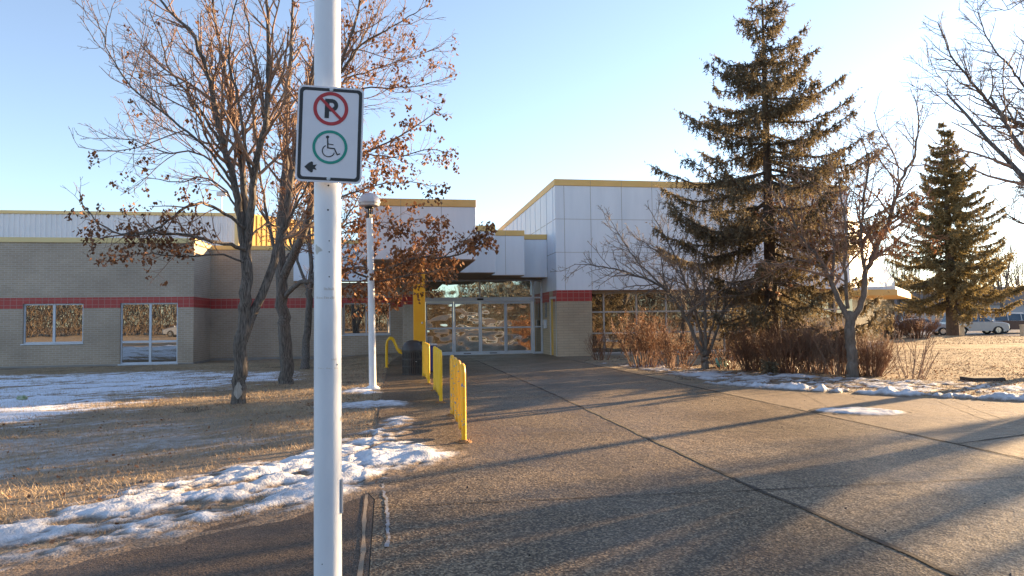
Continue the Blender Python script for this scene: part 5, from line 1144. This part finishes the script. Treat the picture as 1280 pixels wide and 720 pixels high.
BL = ["bare tree far behind the bright end of the hall","bare tree beyond the hall's end, left of the lone spruce","tall thin bare tree between the hall's end and the lone spruce","low bare tree just left of the lone spruce's trunk","low bare tree just right of the lone spruce's trunk","tall bare tree right of the lone spruce","bare tree rising above the silver grey car","bare tree rising behind the maroon van"]
far0 = None
for k, (u, dep, H) in enumerate(BGX):
    p = U(u, 400, dep); p[2] = -.32
    if k < 2: o = generic_tree("bare_tree", p, BL[k], "bare trees beyond the parking lot", H, 100+k, FAR, .22, .34, tw="twig_grey"); 
    if k == 0: far0 = o
    if k == 1: far1 = o
    if k >= 2:
        o = copy_tree(far0 if k % 2 else far1); o.location = tuple(p); o.rotation_euler = (0, 0, 1.1*k); s = H/(13.5 if k % 2 else 11.0); o.scale = (s, s, s); o["label"] = BL[k]

# the tree whose branches reach in at the top right, and its neighbours outside the frame that shade the plaza
pT = np.array([16.6, 14.2, 0.0]); pT[2] = gzf(pT[0], pT[1]); dT = depth_of(pT)
LT = [([pT-[0,0,.1], pT+[0,0,1.2], pT+[-.1,0,2.2]], .22, .17, False),
 ([pT+[-.1,0,2.1]]+pix(dT, [(1335,230,0),(1315,185,-.2),(1290,160,-.3),(1262,150,-.4),(1240,132,-.5),(1218,108,-.6),(1206,90,-.7),(1190,70,-.7),(1172,28,-.8)]), .10, .009, True),
 (pix(dT, [(1300,168,-.3),(1285,120,-.6),(1268,90,-.8),(1250,70,-.9),(1230,40,-1.0),(1222,10,-1.0)]), .035, .008, True),
 (pix(dT, [(1240,133,-.5),(1215,120,-.8),(1192,118,-1.0),(1175,95,-1.0),(1160,75,-1.0)]), .016, .006, True),
 (pix(dT, [(1330,215,0),(1318,150,.4),(1305,90,.6),(1295,30,.8),(1280,-40,.9)]), .05, .010, True),
 ([pT+[-.1,0,2.1]]+pix(dT, [(1330,265,-.4),(1300,230,-.7),(1268,212,-1.0),(1240,200,-1.2),(1225,180,-1.3)]), .045, .007, True),
 (pix(dT, [(1335,290,-.3),(1300,285,-.8),(1270,275,-1.1),(1250,258,-1.2)]), .04, .006, True),
 (pix(dT, [(1310,20,.8),(1290,-5,.6),(1262,12,.5),(1240,10,.4)]), .02, .006, True),
 (pix(dT, [(1345,230,0),(1370,150,.6),(1390,60,1.0),(1395,-60,1.2)]), .07, .012, True),
 (pix(dT, [(1345,240,0),(1400,170,-.6),(1440,90,-1.0)]), .06, .012, True)]
bare_tree("bare_tree", pT, "bare tree whose fine branches reach in at the upper right edge", "tree", None, LT, CR, 131, None, tw="twig_grey")
SH = dict(sp=(.5,.32), st=(.2,.15), an=((28,55),(30,60)), lf=(.55,.5), mx=(2.2,1.0), up=(.10,.1), wa=(.10,.14), seg=(5,4), rm=(.014,.010), rx=(.05,.018), nn=(4,3))
OFF = [((13.9,10.5),8.0,.19,201,"bare tree just outside the right edge, its trunk's shadow crossing the plaza"),((20.5,8.6),9.5,.24,202,"broad bare tree outside the frame to the right"),((27,15.5),9.0,.22,203,"bare tree outside the frame beyond the right hand lawn"),((30,8.5),10.0,.25,205,"bare tree outside the frame farther along the kerb")]
for (x, y), H, r, sd_, lb in OFF: generic_tree("bare_tree", (x, y, gzf(x, y)), lb, "bare trees outside the frame", H, sd_, SH, r, .42)
spruce("spruce_tree", (24.0, 11.8, gzf(24.0, 11.8)), 9.5, lambda t: 2.6*(1-t)+.15, "spruce outside the frame that shades the plaza", 15, .2, MATS["spruce_far"], n_whorl=16, per=6, tw_gap=.2, needles=6, nl=.13, nw=.04)

# what the windows mirror: the wood, the cars and the street behind the viewer
def wood(name, x0, x1, y0, y1, h, n, seed, label):
    rg = np.random.default_rng(seed); x = rg.uniform(x0, x1, n); y = rg.uniform(y0, y1, n); hh = h*(.45+.85*fbm(x*.16+seed, y*.1, 3)); z = rg.random(n)**.8*hh
    p = np.stack([x, y, z-.2], 1); d = np.stack([rg.normal(0,.35,n), rg.normal(0,.35,n), rg.uniform(.4,1.2,n)], 1); w = np.stack([rg.normal(0,1,n), rg.normal(0,1,n), rg.normal(0,.3,n)], 1); w /= np.linalg.norm(w, axis=1, keepdims=True)
    l_ = rg.uniform(.5, 1.3, n)[:, None]; V = np.stack([p-w*.045, p+w*.045, p+d*l_], 1).reshape(-1, 3)
    o = np_obj(name, V, np.arange(3*n).reshape(-1, 3), MATS["wood_mass"]); return tag(o, kind="stuff")
wood("woodland", -75, 60, -52, -40, 8.5, 150000, 4, "")
car((-19.5, -27, .02), math.pi*.98, 'suv', "car_white", "white car parked across the street behind the viewer, mirrored in the tall window", "cars parked behind the viewer")
car((-24.8, -29, .02), math.pi*1.0, 'sedan', "car_blue_grey", "grey car parked behind the viewer beside the white one", "cars parked behind the viewer")
car((9.5, -22, .02), .1, 'van', "car_blue_grey", "blue grey van parked behind the viewer opposite the doors", "cars parked behind the viewer")
b = empty("street_lamp", (-13.5, -24, 0), "tall pale street lamp behind the viewer, mirrored in the glass", "street lamp")
w = MB(); w.tube([(-13.5,-24,0),(-13.5,-24,7.5),(-13.3,-23.6,8.1),(-12.6,-22.4,8.3)], [.12,.09,.07,.06], 12); w.build("pole", MATS["white_paint"], b, smooth=True, auto=50)
w = MB(); w.box(-12.9,-12.2,-22.5,-21.9,8.25,8.4); w.build("lamp_head", MATS["dome"], b, bevel=.03)
p = U(277, 244, 75); b = empty("floodlight_mast", (p[0], p[1], 0), "tiny floodlight mast peeking over the corrugated roof behind the nearest tree", "light mast")
w = MB(); w.tube([(p[0],p[1],0),(p[0],p[1],p[2])], .09, 8); w.build("mast", MATS["lamp_white"], b); w = MB(); w.box(p[0]-.5,p[0]+.5,p[1]-.2,p[1]+.2,p[2]-.1,p[2]+.35); w.build("lamp_head", MATS["dome"], b, bevel=.05)
